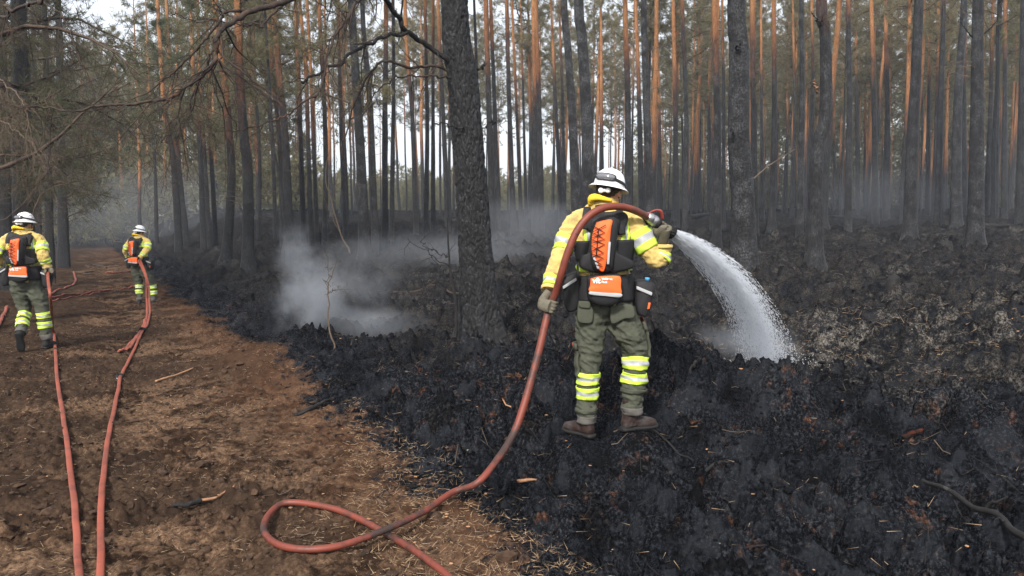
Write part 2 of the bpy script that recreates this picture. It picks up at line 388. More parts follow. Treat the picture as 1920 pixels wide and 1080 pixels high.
def blades(C, D, L, W, jitter=.5, k=1, up=None):
    """k thin triangles fanned round D at each C."""
    C = np.repeat(C, k, 0); D = np.repeat(D, k, 0); n = len(C); L = np.repeat(np.broadcast_to(L, n//k), k); 
    D = D + rng.normal(size=(n, 3))*jitter; D /= np.linalg.norm(D, axis=1)[:, None]+1e-9
    S = np.cross(D, rng.normal(size=(n, 3))); S /= np.linalg.norm(S, axis=1)[:, None]+1e-9
    ln = (L*rng.uniform(.7, 1.2, n))[:, None]; W = np.broadcast_to(W, n)[:, None] if np.ndim(W) == 0 or len(np.atleast_1d(W)) == n else np.repeat(W, k)[:, None]
    V = np.stack([C-S*W/2, C+S*W/2, C+D*ln], 1).reshape(-1, 3)
    return V, np.arange(3*n).reshape(-1, 3)
ICO_V, ICO_F = None, None
def ico(sub=1):
    bm = bmesh.new(); bmesh.ops.create_icosphere(bm, subdivisions=sub, radius=1)
    V = np.array([v.co[:] for v in bm.verts]); F = np.array([[v.index for v in f.verts] for f in bm.faces]); bm.free(); return V, F
IV1, IF1 = ico(1); IV2, IF2 = ico(2); IV3, IF3 = ico(3)
def lathe(prof, ns=32, axis=2):
    """prof: list of (r, z); closed surface of revolution round Z."""
    prof = np.asarray(prof, float); a = np.linspace(0, 2*math.pi, ns, endpoint=False); n = len(prof)
    V = np.stack([prof[:, 0:1]*np.cos(a), prof[:, 0:1]*np.sin(a), np.repeat(prof[:, 1:2], ns, 1)], -1).reshape(-1, 3)
    i = np.arange(n-1)[:, None]*ns; j = np.arange(ns)[None]; k = (j+1) % ns
    return V, np.stack([i+j, i+k, i+ns+k, i+ns+j], -1).reshape(-1, 4)
def remesh(name, parts, voxel, mats, smooth=6, parent=None, wr=None, clip=None):
    """Union of overlapping closed parts (V,Q,T) into ONE continuous skin; wr(V,N)->offset."""
    a = Acc()
    for V, Q, T in parts: a.add(V, Q, T)
    me = a.mesh('tmp', [], True)
    o = bpy.data.objects.new('tmp', me); COL.objects.link(o)
    bm = bmesh.new(); bm.from_mesh(me); bmesh.ops.recalc_face_normals(bm, faces=bm.faces); bm.to_mesh(me); bm.free()
    md = o.modifiers.new('r', 'REMESH'); md.mode = 'VOXEL'; md.voxel_size = voxel; md.use_smooth_shade = True
    if smooth: ms = o.modifiers.new('s', 'SMOOTH'); ms.factor = .5; ms.iterations = smooth
    dg = bpy.context.evaluated_depsgraph_get(); dg.update()
    m2 = bpy.data.meshes.new_from_object(o.evaluated_get(dg)); m2.name = name
    bpy.data.objects.remove(o); bpy.data.meshes.remove(me)
    m2.materials.clear()
    for m in mats: m2.materials.append(m)
    if wr is not None:
        n = len(m2.vertices); V = np.zeros(n*3, np.float32); N = np.zeros(n*3, np.float32)
        m2.vertices.foreach_get('co', V); m2.vertices.foreach_get('normal', N)
        V = V.reshape(-1, 3); N = N.reshape(-1, 3)
        V = V + N*wr(V)[:, None]
        m2.vertices.foreach_set('co', V.astype(np.float32).ravel()); m2.update()
    m2.polygons.foreach_set('use_smooth', np.ones(len(m2.polygons), bool))
    if clip: clip(m2)
    return link(name, m2, parent)

# ------------------------------------------------------------------ ground
D_MAIN, D_LEFT, D_FAR = 5.5, 10.7, 18.2
for px, py, d, r in ((1088, 817, D_MAIN, .16), (1200, 806, D_MAIN, .2), (52, 658, D_LEFT, .25), (80, 655, D_LEFT, .25), (264, 571, D_FAR, .3), (282, 568, D_FAR, .3)):
    p = P(px, py, d); PINS.append((p[0], p[1], p[2], r))
def build_ground():
    az = np.concatenate([np.linspace(-180, -42, 40)[:-1], np.linspace(-42, -36, 14)[:-1], np.linspace(-36, 36, 590), np.linspace(36, 42, 14)[1:], np.linspace(42, 180, 40)[1:-1]])
    az = np.radians(az)
    rr = [.4]
    while rr[-1] < 420:
        q = rr[-1]; rr.append(q * (1.10 if q < 2.6 else 1.0042 if q < 9 else 1.0062 if q < 40 else 1.02 if q < 100 else 1.12))
    rr = np.array(rr)
    A, RR = np.meshgrid(az, rr); X = RR*np.sin(A); Y = RR*np.cos(A)
    Z = ground(X.ravel(), Y.ravel(), True)
    x, y = X.ravel(), Y.ravel(); d = np.hypot(x, y); r = road_r(x, y)
    na = len(az); n = len(rr)
    V = np.vstack([np.stack([x, y, Z], 1), [[0, 0, float(Z[:na].mean())]]])
    i = np.arange(n-1)[:, None]*na; j = np.arange(na)[None]; k = (j+1) % na
    Q = np.stack([i+j, i+na+j, i+na+k, i+k], -1).reshape(-1, 4)
    T = np.array([[len(V)-1, q, (q+1) % na] for q in range(na)])
    edge = .5 + (-(r) / 1.0) * .5 - .13*fbm(x*1.1, y*1.1, 3.3, 4)
    left = sstep(5.2, 6.4, -r + .5*fbm(x*.8, y*.8, 1, 3))
    road = np.clip(edge, 0, 1) * (1 - left)
    # singed brown islands that stayed unburnt near the corner of the track
    pale = sstep(.1, .55, fbm(x*.5, y*.8, 7, 3) + .15) * sstep(6.5, 9, d) * sstep(1, 4, r) 
    gx, gy = P(1640, 690, 9.3)[:2]
    pale = np.clip(pale*.55 + 1.1*np.exp(-(((x-gx)/1.5)**2 + ((y-gy)/.9)**2)), 0, 1)
    litter = sstep(7.2, 9.5, d) * sstep(.5, 2.5, r) * (1 - .6*np.exp(-(((x+1.2)/1.6)**2+((y-8)/1.6)**2)))
    damp = sstep(-.15, .35, fbm(x*.6, y*.6, 2.2, 3) + 1.0*sstep(1.2, 3.2, -r) - .22) 
    at = {k: np.append(v, v[-1]) for k, v in dict(road=road, pale=pale, litter=litter, damp=damp).items()}
    me = np_mesh('ground', V, [Q, T], [M['ground']], True, None, at)
    return link('ground', me, None, kind='structure')
build_ground()
print('ground', time.time()-T_START)

def scatter(n, rmin, rmax, azmin=-35, azmax=35, power=1.0):
    """points denser near the viewer, uniform over the ground otherwise"""
    u = rng.random(n); d = (rmin**power + u*(rmax**power-rmin**power))**(1/power)
    a = np.radians(rng.uniform(azmin, azmax, n)); return d*np.sin(a), d*np.cos(a), d
def stuff(name, V, F, m, smooth=False, **kw):
    return link(name, np_mesh(name, V, F, [m], smooth), None, kind='stuff', **kw)
def lumps(x, y, z, s, flat=.7, V0=IV1, F0=IF1):
    n = len(x); m = len(V0)
    v = V0[None]*(1 + .45*rng.normal(size=(n, m, 1)).clip(-1.2, 1.2)*.6)*s[:, None, None]*rng.uniform(.6, 1.4, (n, 1, 3))
    v[..., 2] *= flat
    a = rng.uniform(0, 6.28, n); c, q = np.cos(a)[:, None], np.sin(a)[:, None]
    X = v[..., 0]*c - v[..., 1]*q; Y = v[..., 0]*q + v[..., 1]*c
    V = np.stack([X+x[:, None], Y+y[:, None], v[..., 2]+z[:, None]], -1).reshape(-1, 3)
    return V, (F0[None]+np.arange(n)[:, None, None]*m).reshape(-1, 3)
def on_road(x, y): 
    r = road_r(x, y); return r + .25*fbm(x*1.1, y*1.1, 3.3, 2) < 0.0
# charred peat clods
x, y, d = scatter(24000, 3.0, 15, power=1.2); m = ~on_road(x, y); x, y, d = x[m], y[m], d[m]
cl = sstep(-.1, .45, fbm(x*1.7, y*1.7, 4, 3)); keep = rng.random(len(x)) < .10+.9*cl; x, y, d = x[keep], y[keep], d[keep]
s = rng.lognormal(math.log(.012), .5, len(x)).clip(.005, .032)
stuff('charred_clods', *lumps(x, y, ground(x, y, True)+s*.15, s), M['clod'])
# soil crumbs on the track
x, y, d = scatter(15000, 3.0, 16, -36, 8, power=1.1); m = on_road(x, y); x, y, d = x[m], y[m], d[m]
s = rng.lognormal(math.log(.009), .6, len(x)).clip(.004, .045)
stuff('soil_crumbs', *lumps(x, y, ground(x, y, True)+s*.1, s), M['soil_clod'])
# fibres: burnt moss, straw, singed grass
def fibres(name, n, rmin, rmax, az, cond, L, W, m, upz=.6, power=1.2, k=1, jit=.6, clump=None, dense=0):
    x, y, d = scatter(n, rmin, rmax, *az, power=power); q = cond(x, y); x, y, d = x[q], y[q], d[q]
    if clump is not None:
        q = rng.random(len(x)) < sstep(clump, clump+.35, fbm(x*1.6, y*1.6, dense, 3)); x, y = x[q], y[q]
    z = ground(x, y, True)
    C = np.stack([x, y, z+.002], 1); D = rng.normal(size=(len(x), 3)); D[:, 2] = np.abs(D[:, 2])*upz*.5 + upz*.2
    V, F = blades(C, D, L, W, jit*.5, k)
    # bent: three-point blade made of two triangles would cost double; a slight droop on the tip is enough
    V = V.reshape(-1, 3, 3); V[:, 2, 2] -= .2*np.linalg.norm(V[:, 2]-V[:, 0], axis=1)*rng.random(len(V)); 
    stuff(name, V.reshape(-1, 3), F, m)
burnt = lambda x, y: ~on_road(x, y)
fibres('burnt_moss', 26000, 3.2, 15, (-35, 35), burnt, .04, .003, M['moss_burnt'], 1.1, 1.2, 2, 1.0)
fibres('dry_straw', 28000, 3.0, 16, (-36, 10), on_road, .055, .0026, M['straw'], .25, 1.0, 1, .5, -.15, 3)
fibres('singed_grass', 24000, 7, 26, (-30, 35), burnt, .10, .006, M['straw_grey'], .35, 1.2, 1, .6, .0, 5)
gp = P(1640, 690, 9.3)
fibres('pale_dead_grass', 4500, 7.5, 13, (8, 35), lambda x, y: rng.random(len(x)) < np.exp(-(((x-gp[0])/2.0)**2+((y-gp[1])/1.3)**2)), .11, .005, M['straw'], .3, 1.2, 1, .6)
fibres('loose_straw', 900, 3.2, 9, (-20, 35), burnt, .09, .0035, M['straw'], .15, 1.2, 1, .3)
fibres('edge_straw', 9000, 3.2, 7.5, (-12, 10), lambda x, y: np.abs(road_r(x, y)+.25) < .55, .06, .003, M['straw'], .35, 1.1, 1, .6)
# little chips and leaves
def chips(name, n, cond, m, sz, rmax=14, az=(-35, 35)):
    x, y, d = scatter(n, 3.2, rmax, *az, power=1.2); q = cond(x, y); x, y = x[q], y[q]
    V, F = lumps(x, y, ground(x, y, True)+.006, rng.uniform(.5, 1.3, len(x))*sz, .3); stuff(name, V, F, m)
chips('wood_chips', 260, burnt, M['chip'], .011); chips('track_chips', 350, on_road, M['chip'], .009, 12, (-36, 6)); chips('fallen_leaves', 40, burnt, M['leafbit'], .010)
def twigs(name, n, rmin, rmax, az, cond, L, r, m):
    x, y, d = scatter(n, rmin, rmax, *az, power=1.3); q = cond(x, y); x, y = x[q], y[q]; n = len(x); a = rng.uniform(0, 6.28, n); l = rng.uniform(.3, 1, n)*L
    A, B, ra, px, py = [], [], [], x, y
    for k in range(3):
        a = a+rng.normal(size=n)*.35; qx, qy = px+np.cos(a)*l/3, py+np.sin(a)*l/3; lift = .012+.03*rng.random(n)
        A.append(np.stack([px, py, ground(px, py, True)+(.012 if k == 0 else 0)+lift*0+.01], 1)); B.append(np.stack([qx, qy, ground(qx, qy, True)+.01], 1)); ra.append(np.full(n, r*(1-k*.25))); px, py = qx, qy
    ra = np.concatenate(ra); V, F = vec_tubes(np.concatenate(A), np.concatenate(B), ra, ra*.75); stuff(name, V, F, m, True)
twigs('fallen_twigs', 420, 3.3, 24, (-20, 35), burnt, .34, .005, M['twig_black'])
twigs('pale_twigs', 170, 5, 26, (-10, 35), burnt, .30, .005, M['twig'])
twigs('track_twigs', 160, 3.3, 16, (-36, 6), on_road, .18, .003, M['twig'])
print('scatter', time.time()-T_START)

# ------------------------------------------------------------------ sticks, logs, stumps
def wobble(C, amp, sc, seed=0):
    C = np.asarray(C, float); t = np.linspace(0, 1, len(C))
    env = np.sin(np.pi*np.clip(t, 0, 1))**.5
    return C + np.stack([perlin(t*sc, seed+.3, 1), perlin(t*sc, seed+7.3, 2), perlin(t*sc, seed+3.3, 9)], 1)*amp*env[:, None]
def stick(name, pix, r0, r1, m, label, cat='stick', lift=.5, ns=9, n=26, amp=.02, seed=0, rise=None, forks=0, group=None, raysat=None, rigid=False):
    pts = [hit(*p) if raysat is None else P(p[0], p[1], raysat) for p in pix]; C = catmull(pts, n)
    if raysat is None: C[:, 2] = np.maximum(C[:, 2], 0*C[:, 2]-9) + r0*lift
    C = wobble(C, amp, 5, seed)
    if raysat is None:
        g = ground(C[:, 0], C[:, 1], True); C[:, 2] = np.maximum(C[:, 2], g + r1*.3)
        C[:, 2] = np.convolve(np.pad(C[:, 2], 2, 'edge'), np.ones(5)/5, 'valid')
    if rigid: C = wobble(catmull([pts[0], (pts[0]+pts[-1])/2+[.03, 0, .01], pts[-1]], n), amp, 4, seed)
    if rise is not None: C[:, 2] += np.linspace(rise[0], rise[1], n)
    rr = np.linspace(r0, r1, n)*(1+.25*perlin(np.arange(n)*.6, seed, 3))
    base = C[0].copy(); a = Acc(); V, Q, T = tube(C-base, rr, ns=ns); V += .12*r0*perlin(V[:, 0]*60, V[:, 1]*60, V[:, 2]*60+seed)[:, None]; a.add(V, Q, T)
    o = link(name, a.mesh(name, [m])); o.location = base; o['label'] = label; o['category'] = cat
    if group: o['group'] = group
    rn = random.Random(seed)
    for f in range(forks):
        i = int(n*rn.uniform(.25, .8)); d = C[i]-C[i-2]; d /= np.linalg.norm(d); v = d*.7+np.array([rn.uniform(-1, 1), rn.uniform(-.6, .6), rn.uniform(.1, .9)])*.7
        L = rn.uniform(.12, .35)*np.linalg.norm(C[-1]-C[0])*.6
        B = wobble(catmull([C[i]-base, C[i]-base+v*L*.5, C[i]-base+v*L+[0, 0, -.02]], 8), .02, 3, seed+f)
        V, Q, T = tube(B, np.linspace(rr[i]*.55, .003, 8), ns=5); b = Acc(); b.add(V, Q, T); link('twig', b.mesh('twig', [m]), o)
    return o
stick('charred_stick', [(552, 783), (590, 773), (626, 759)], .020, .014, M['twig_black'], 'short thick black stick poking out of the ash edge beside the track', seed=1, rise=(0, .04))
stick('reddish_stick', [(292, 716), (325, 706), (363, 692)], .012, .007, M['chip'], 'thin straight reddish stick lying on the track below the tied hoses', seed=2, amp=.01)
stick('bark_stick', [(322, 950), (350, 948), (376, 940)], .012, .018, M['twig_black'], 'grey weathered stub lying on the track next to the pale root', seed=3, amp=.01)
stick('pale_root', [(374, 940), (405, 934), (430, 922), (456, 907)], .010, .004, M['wood_pale'], 'crooked peeled orange root lying on the track near the hose loop', 'root', seed=4, amp=.02)
stick('burnt_branch', [(1727, 955), (1765, 985), (1812, 1015), (1860, 1045), (1925, 1088)], .011, .018, M['twig_black'], 'long charred branch lying in the ash at the lower corner', 'branch', seed=5, n=40, amp=.03, rise=(.17, .19), forks=2, rigid=True)
stick('curled_root', [(933, 752), (945, 766), (962, 768), (976, 762)], .005, .006, M['chip'], 'thin curled reddish root sticking out of ash by the standing hose', 'root', seed=6, amp=.01, rise=(.05, .0))
stick('splinter', [(970, 905), (990, 903), (1006, 902)], .013, .006, M['wood_pale'], 'pale split wood splinter lying on black ash under the rising hose', 'splinter', seed=7, amp=.002)
stick('yellow_stalk', [(1700, 908), (1708, 922), (1720, 934)], .004, .003, M['straw'], 'bent yellow stalk standing out of the black ash above the charred branch', 'stalk', seed=8, amp=.005, rise=(.03, .03))
stick('charred_root', [(1305, 690), (1299, 705), (1292, 722)], .012, .008, M['twig_black'], 'short charred root upright in the crest to the right of the big firefighter', 'root', seed=9, rise=(.05, .0))
stick('ashy_root', [(1315, 890), (1345, 874), (1368, 868)], .012, .007, M['twig_black'], 'ash-covered curved root half buried in front of the mound', 'root', seed=10, amp=.02)
stick('black_twig', [(1185, 790), (1250, 842), (1300, 870)], .006, .004, M['twig_black'], 'thin black twig reaching from the boot toward the ashy root', 'twig', seed=12, amp=.03, rise=(.02, .01))
stick('smouldering_log', [(738, 549), (790, 550), (850, 552), (905, 553)], .022, .018, M['branch_brown'], 'thin smouldering log lying just behind the big black pine', 'log', seed=13, amp=.04, forks=2)
stick('fallen_log', [(1835, 424), (1880, 426), (1935, 428)], .10, .08, M['twig_black'], 'dark fallen log behind the thick pine at the far right', 'log', seed=14, n=16)
stick('far_log', [(1555, 408), (1590, 410), (1625, 411)], .10, .06, M['twig_black'], 'short dark log on the ground between distant pines beyond the crooked one', 'log', seed=15, n=12)
stick('fallen_log', [(1290, 412), (1320, 406), (1346, 404)], .20, .10, M['twig_black'], 'dark fallen trunk on the forest floor behind the spraying nozzle', 'log', seed=16, n=16, forks=1)
stick('grey_log', [(1270, 396), (1230, 398), (1262, 404)], .1, .07, M['twig_black'], 'low dark deadwood heap just beyond the nozzle', 'log', seed=17, n=12)
stick('leaning_pole', [(1412, 336), (1440, 312), (1490, 280)], .026, .014, M['twig'], 'thin bare pole leaning between trunks right of the thick grey pine', 'pole', seed=18, raysat=27)
stick('ember_bark', [(1694, 822), (1714, 812), (1730, 808)], .020, .017, simple('rusty_bark', (.060, .016, .009), .9, .1, .6, 30, .8, .01, (.012, .008, .007), 20, .4, .55), 'rust-red chunk of bark half buried in the black mound at right', 'bark piece', lift=-.1, seed=19, amp=.02)
def stump(px, py, r, h, label, seed):
    p = hit(px, py); C = np.array([[0, 0, -.1], [0, 0, h*.4], [.02, 0, h*.8], [.03, .01, h]])
    V, Q, T = tube(catmull(C, 14), np.linspace(r*1.35, r*.85, 14), ns=20, ref=(1, 0, 0))
    V *= 1+.12*perlin(V[:, 0]*12, V[:, 1]*12, V[:, 2]*4+seed)[:, None]*[1, 1, 0]; V[:, 2] += (V[:, 2] > h*.7)*h*.35*perlin(V[:, 0]*14+seed, V[:, 1]*14, seed)
    a = Acc(); a.add(V, Q, T); o = link('tree_stump', a.mesh('tree_stump', [M['twig_black']])); o.location = p; o['label'] = label; o['category'] = 'stump'
stump(1565, 552, .17, .12, 'low flat charred stump on the burnt floor below the crooked pine', 1)
stump(1672, 548, .09, .26, 'jagged black stump spike standing right of the flat stump', 2)
stump(1772, 468, .16, .22, 'small dark stump between the two tall pines at the far right', 3)
#stump(1440, 700, .16, .10, 'rounded black root stump on the mound crest under the falling water', 4)
stump(1700, 552, .14, .14, 'broken charred stump piece beside the jagged black spike', 5)

# ------------------------------------------------------------------ pine trees
M['limb'] = simple('crown_limb', (.075, .055, .042), .9, .2, .5, 6)
def bark_trunk(C, R, ns, plates, amp, seed=0):
    """trunk skin with plated bark; plates = (cells round, cell height in m)"""
    C = np.asarray(C, float); n = len(C)
    V, Q, T = tube(C, R, ref=(1, 0, 0), ns=ns, caps=False)
    k = np.arange(n*ns); i = k//ns; j = k % ns
    u = j/ns*plates[0]; z = V[:, 2]
    ct, st_ = np.cos(j/ns*6.2832), np.sin(j/ns*6.2832)
    wv = .9*perlin(ct*2.2, st_*2.2, z*2.3+seed)+.4*perlin(ct*6, st_*6, z*7+seed); wu = .8*perlin(ct*1.8+5, st_*1.8, z*3.1+seed)+.3*perlin(ct*5+5, st_*5, z*9)
    f, cid = cellular(np.mod(u + wu, plates[0]), z/plates[1] + wv, plates[0])
    f2, _ = cellular(np.mod(u*2 + wv, plates[0]*2), z/plates[1]*2.1 + 5 + wu, plates[0]*2)
    Ctr = np.repeat(C, ns, 0); N = V-Ctr; N /= np.linalg.norm(N, axis=1)[:, None]+1e-9
    h = np.clip(f/.28, 0, 1)**.6 + .35*cid + .25*np.clip(f2/.2, 0, 1)
    V = V + N*((h-.9)*amp + .25*amp*fbm(V[:, 0]*30, V[:, 1]*30, z*18, 2) + .5*amp*perlin(N[:, 0]*1.7, N[:, 1]*1.7, z*.9+seed)*1.5)[:, None]
    # root flare
    g = np.exp(-np.maximum(z, 0)/.33); V = V + N*(g*(.33+.42*perlin(N[:, 0]*1.6+seed, N[:, 1]*1.6, 3)))[:, None]*R[0]*[1, 1, 0]
    return V, Q
def dead_stub_mesh(seed, z0, z1, n, L, r=.012):
    q = np.random.default_rng(seed); A, B, ra = [], [], []
    for i in range(n):
        z = q.uniform(z0, z1); a = q.uniform(0, 6.28); p = np.array([math.cos(a)*.1, math.sin(a)*.1, z]); l = q.uniform(.25, 1)*L
        v = np.array([math.cos(a), math.sin(a), q.uniform(-.1, .5)])
        for k in range(4):
            e = p + v*l/4; A.append(p); B.append(e); ra.append(r*(1-k/4.6)); 
            if k and q.random() < .6:
                s = v + q.normal(size=3)*.8; s[2] -= .1; A.append(e); B.append(e+s/np.linalg.norm(s)*l*.22); ra.append(r*.35)
            p = e; v = v + q.normal(size=3)*.25; v /= np.linalg.norm(v)
    ra = np.array(ra); V, Q = vec_tubes(np.array(A), np.array(B), ra, ra*.7)
    return np_mesh('dead_branches', V, [Q], [M['twig']], True)
def crown_meshes(seed, z0, z1, width, nb, tuft, k, L, W, mats, droop=.1, shape=.6, twigs=6):
    """limbs (tubes) and needle tufts through the volume of a pine crown"""
    q = np.random.default_rng(seed); A, B, ra, tc, td = [], [], [], [], []
    for i in range(nb):
        t = (i+q.random())/nb; z = z0+(z1-z0)*t; a = i*2.4+q.uniform(-.5, .5)
        l = width*(1-t)**shape*(.55+.45*min(1, t*4+.3))*q.uniform(.55, 1.15)+.25
        p = np.array([0., 0, z]); v = np.array([math.cos(a), math.sin(a), q.uniform(.05, .55)+t*.4]); v /= np.linalg.norm(v)
        for s in range(6):
            e = p+v*l/6; A.append(p); B.append(e); ra.append(.035*(1-s/7)*(l/2+.3)); 
            if s >= 1:
                for w_ in range(twigs):
                    u = v*.5+q.normal(size=3)*.75; u[2] += .1-droop; u /= np.linalg.norm(u); tl = l*.20*q.uniform(.6, 1.5)
                    b = p+(e-p)*q.random(); m = b+u*tl; A.append(b); B.append(m); ra.append(.008)
                    for _ in range(tuft): 
                        tt = q.uniform(.35, 1.05); tc.append(b+u*tl*tt+q.normal(size=3)*.06); td.append(u*.7+[0, 0, .25])
            p = e; v = v+q.normal(size=3)*.18+[0, 0, .06-droop*.5]; v /= np.linalg.norm(v)
    ra = np.array(ra); V, Q = vec_tubes(np.array(A), np.array(B), ra, ra*.7)
    V2, F2 = blades(np.array(tc), np.array(td), L, W, .75, k)
    return np_mesh('crown_limbs', V, [Q], [M['limb']], True), np_mesh('needles', V2, F2, [mats], False)
far_cr = [crown_meshes(20+i, 8.2+i*.8, 19, 2.1+.15*i, 26, 3, 5, .30, .030, M['needles'], .1, .5, 4) for i in range(4)]
mid_cr = [crown_meshes(40+i, 12.5+i*.4, 19, 1.5, 13, 3, 4, .22, .016, M['needles'], .1, .5, 5) for i in range(3)]
edge_cr = [crown_meshes(60+i, 4.2+i*.8, 12.5, 2.5, 20, 4, 7, .19, .013, (M['needles'], M['needles_green'], M['needles'])[i], .28, .6, 6) for i in range(3)]
dark_cr = [crown_meshes(80+i, 1.9+i*.7, 15, 3.3, 34, 5, 6, .17, .011, M['needles_dark'], .35, .6, 6) for i in range(2)]
stubs = [dead_stub_mesh(100+i, 4.5, 11.5, 16, 1.3) for i in range(5)]
stubs_low = [dead_stub_mesh(110+i, 1.5, 9.5, 26, 1.9, .011) for i in range(3)]
print('crowns', time.time()-T_START, [len(c[1].polygons) for c in far_cr+mid_cr+edge_cr+dark_cr])
def add_crown(t, kind, rn, top=None, scale=1.0):
    lib = dict(far=far_cr, mid=mid_cr, edge=edge_cr, dark=dark_cr)[kind]
    l, nd = lib[rn.randrange(len(lib))]; a = rn.uniform(0, 6.28)
    o = link('crown_limbs', l, t, kind='stuff'); o.rotation_euler = (0, 0, a); o.location = (*(top or (0, 0)), 0); o.scale = (scale,)*3; o.color = (.1, .3, 0, 1)
    o2 = link('crown', nd, t, kind='stuff'); o2.rotation_euler = (0, 0, a); o2.location = (*(top or (0, 0)), 0); o2.scale = (scale,)*3
def pine(name, pixpts, base_px, wpx, char, ashy, label, group=None, crown='mid', plates=None, bark_amp=0, nseg=14, height=19, seed=0, rnoise=.0, stubk=True, dist=None, cat='tree', btop=None, tips=.30):
    """pixpts: (x at y) pairs above the base, all at the base's distance"""
    b = hit(*base_px) if dist is None else np.array([*P(base_px[0], base_px[1], dist)[:2], 0.])
    if dist is not None: b[2] = gz(b[0], b[1], False)
    d = b[1]; dia = wpx*math.hypot(d, b[0])/FPX*.98
    pts = [b-[0, 0, .25]] + [b] + [P(px, py, d) for px, py in pixpts]
    pts = sorted(pts, key=lambda p: p[2]); last, prev = pts[-1], pts[-3] if len(pts) > 3 else pts[0]
    sl = (last-prev)/max(.5, last[2]-prev[2])*.5; H = max(height, last[2]-b[2]+3)
    for zz in (.35, .7, 1.0):
        z = last[2]+(H+b[2]-last[2])*zz; q = last + np.array([sl[0], sl[1], 0])*(z-last[2])*.6; q[2] = z; pts.append(q)
    pts = np.array(pts)-b
    # resample evenly in z with smooth x,y
    Cc = catmull(pts, 400); zs = Cc[:, 2]
    dense_top = (CAMZ-b[2]) + 445/FPX*d + .3
    n1 = (int(min(dense_top, H)/(.011 if bark_amp > .012 else .02)) if bark_amp else 18)
    z = np.concatenate([np.linspace(-.25, min(dense_top, H-1), n1), np.linspace(min(dense_top, H-1), H, 10)[1:]])
    C = np.stack([np.interp(z, zs, Cc[:, 0]), np.interp(z, zs, Cc[:, 1]), z], 1)
    R = dia/2*np.interp(z, [0, .3, 1, 3, 5.5, 11, H], [1.2, 1.06, .97, .84, .71, .52, .08])
    t = empty(name, b, label, cat, group)
    if bark_amp:
        V, Q = bark_trunk(C, R, nseg, plates, bark_amp, seed); me = np_mesh('trunk', V, [Q], [M['bark']], True)
    else:
        V, Q, T = tube(C, R, ns=nseg, caps=False); V[:, :2] += (.06*dia*perlin(V[:, 0]*5, V[:, 1]*5, V[:, 2]*1.5+seed))[:, None]; me = np_mesh('trunk', V, [Q], [M['bark']], True)
    o = link('trunk', me, t); o.color = (char/20, ashy, 0, 1)
    rn = random.Random(seed)
    if crown: add_crown(t, crown, rn, tuple(C[-6][:2]) if H > 14 else None)
    if stubk:
        lib = stubs_low if stubk == 'low' else stubs
        s = link('dead_branches', lib[rn.randrange(len(lib))], t, kind='stuff'); s.rotation_euler = (0, 0, rn.uniform(0, 6.28))
        s.location = (np.interp(7, C[:, 2], C[:, 0]), np.interp(7, C[:, 2], C[:, 1]), 0)
    return t, b, C, R
# --- the big pine and its overhanging limbs
big, bb, bC, bR = pine('big_pine', [(893, 480), (880, 300), (867, 140), (852, 0)], (903, 640), 63, 13, .08, 'thickest pine, bark charred black and deeply plated, left of the hose-holding firefighter', None, 'edge', (17, .135), .021, 200, 18, 3, stubk=False)
def limb(parent, b, pix, r0, r1, m, seed, twigs, lev=2, droop=.3, tl=.8, name='branch', n=60):
    """bare limb given by (px, py, distance) points, with forking dead twigs; one part"""
    r0 *= .62; r1 *= .8; C = catmull([P(*p) for p in pix], n)-b; C = wobble(C, .05, 9, seed)+np.random.default_rng(seed).normal(size=C.shape)*.006; rr = np.linspace(r0, r1, n)*(1+.15*perlin(np.arange(n)*.5, seed, 1))
    a = Acc(); V, Q, T = tube(C, rr, ns=9, ref=(0, 0, 1)); V += .1*r0*perlin(V[:, 0]*30, V[:, 1]*30, V[:, 2]*30)[:, None]; a.add(V, Q, T)
    q = random.Random(seed)
    def twig(p, v, L, r, lv):
        k = 7; pts = [p]; 
        for i in range(k):
            v = v+np.array([q.gauss(0, .22), q.gauss(0, .22), q.gauss(0, .22)-droop*.16]); v = v/np.linalg.norm(v); p = p+v*L/k; pts.append(p)
            if lv > 0 and i > 0 and q.random() < .75:
                s = v*.5+np.array([q.gauss(0, .7), q.gauss(0, .7), q.gauss(0, .6)-droop*.3]); twig(p, s/np.linalg.norm(s), L*q.uniform(.3, .65), r*(1-i/9)*.55, lv-1)
        V, Q, T = tube(np.array(pts), np.linspace(r, max(r*.3, .0015), k+1), ns=4 if lv else 3, caps=False); a.add(V, Q)
    for i in range(twigs):
        j = int(n*q.uniform(.12, .98)); v = C[min(j+1, n-1)]-C[j-1]; v /= np.linalg.norm(v)
        s = v*.6+np.array([q.gauss(0, .5), q.gauss(0, .6), q.gauss(0, .5)-droop]); twig(C[j], s/np.linalg.norm(s), tl*q.uniform(.4, 1.3), max(.004, rr[j]*.45), lev)
    return link(name, a.mesh('branch', [m]), parent)
dB = bb[1]
limb(big, bb, [(862, 130, dB), (835, 112, dB-.1), (790, 78, dB-.3), (762, 55, dB-.5), (738, 25, dB-.7), (720, -5, dB-.9), (690, -60, dB-1.3)], .055, .03, M['twig_black'], 1, 4, 1)
limb(big, bb, [(765, 62, dB-.5), (720, 70, dB-.6), (680, 88, dB-.8), (640, 112, dB-1), (600, 135, dB-1.2), (565, 155, dB-1.4)], .038, .016, M['twig_black'], 2, 5, 1)
limb(big, bb, [(855, 150, dB), (838, 133, dB-.1), (800, 127, dB-.2), (760, 122, dB-.4), (718, 116, dB-.6), (703, 122, dB-.6), (690, 150, dB-.6), (668, 190, dB-.6), (652, 232, dB-.5), (640, 280, dB-.5), (650, 312, dB-.5)], .034, .008, M['branch_brown'], 3, 14, 1, .5, .6)
limb(big, bb, [(850, 150, dB), (820, 142, dB-.3), (775, 142, dB-.4), (735, 150, dB-.5), (712, 165, dB-.6), (690, 200, dB-.7), (672, 240, dB-.7)], .022, .006, M['branch_brown'], 4, 10, 1, .5, .5)
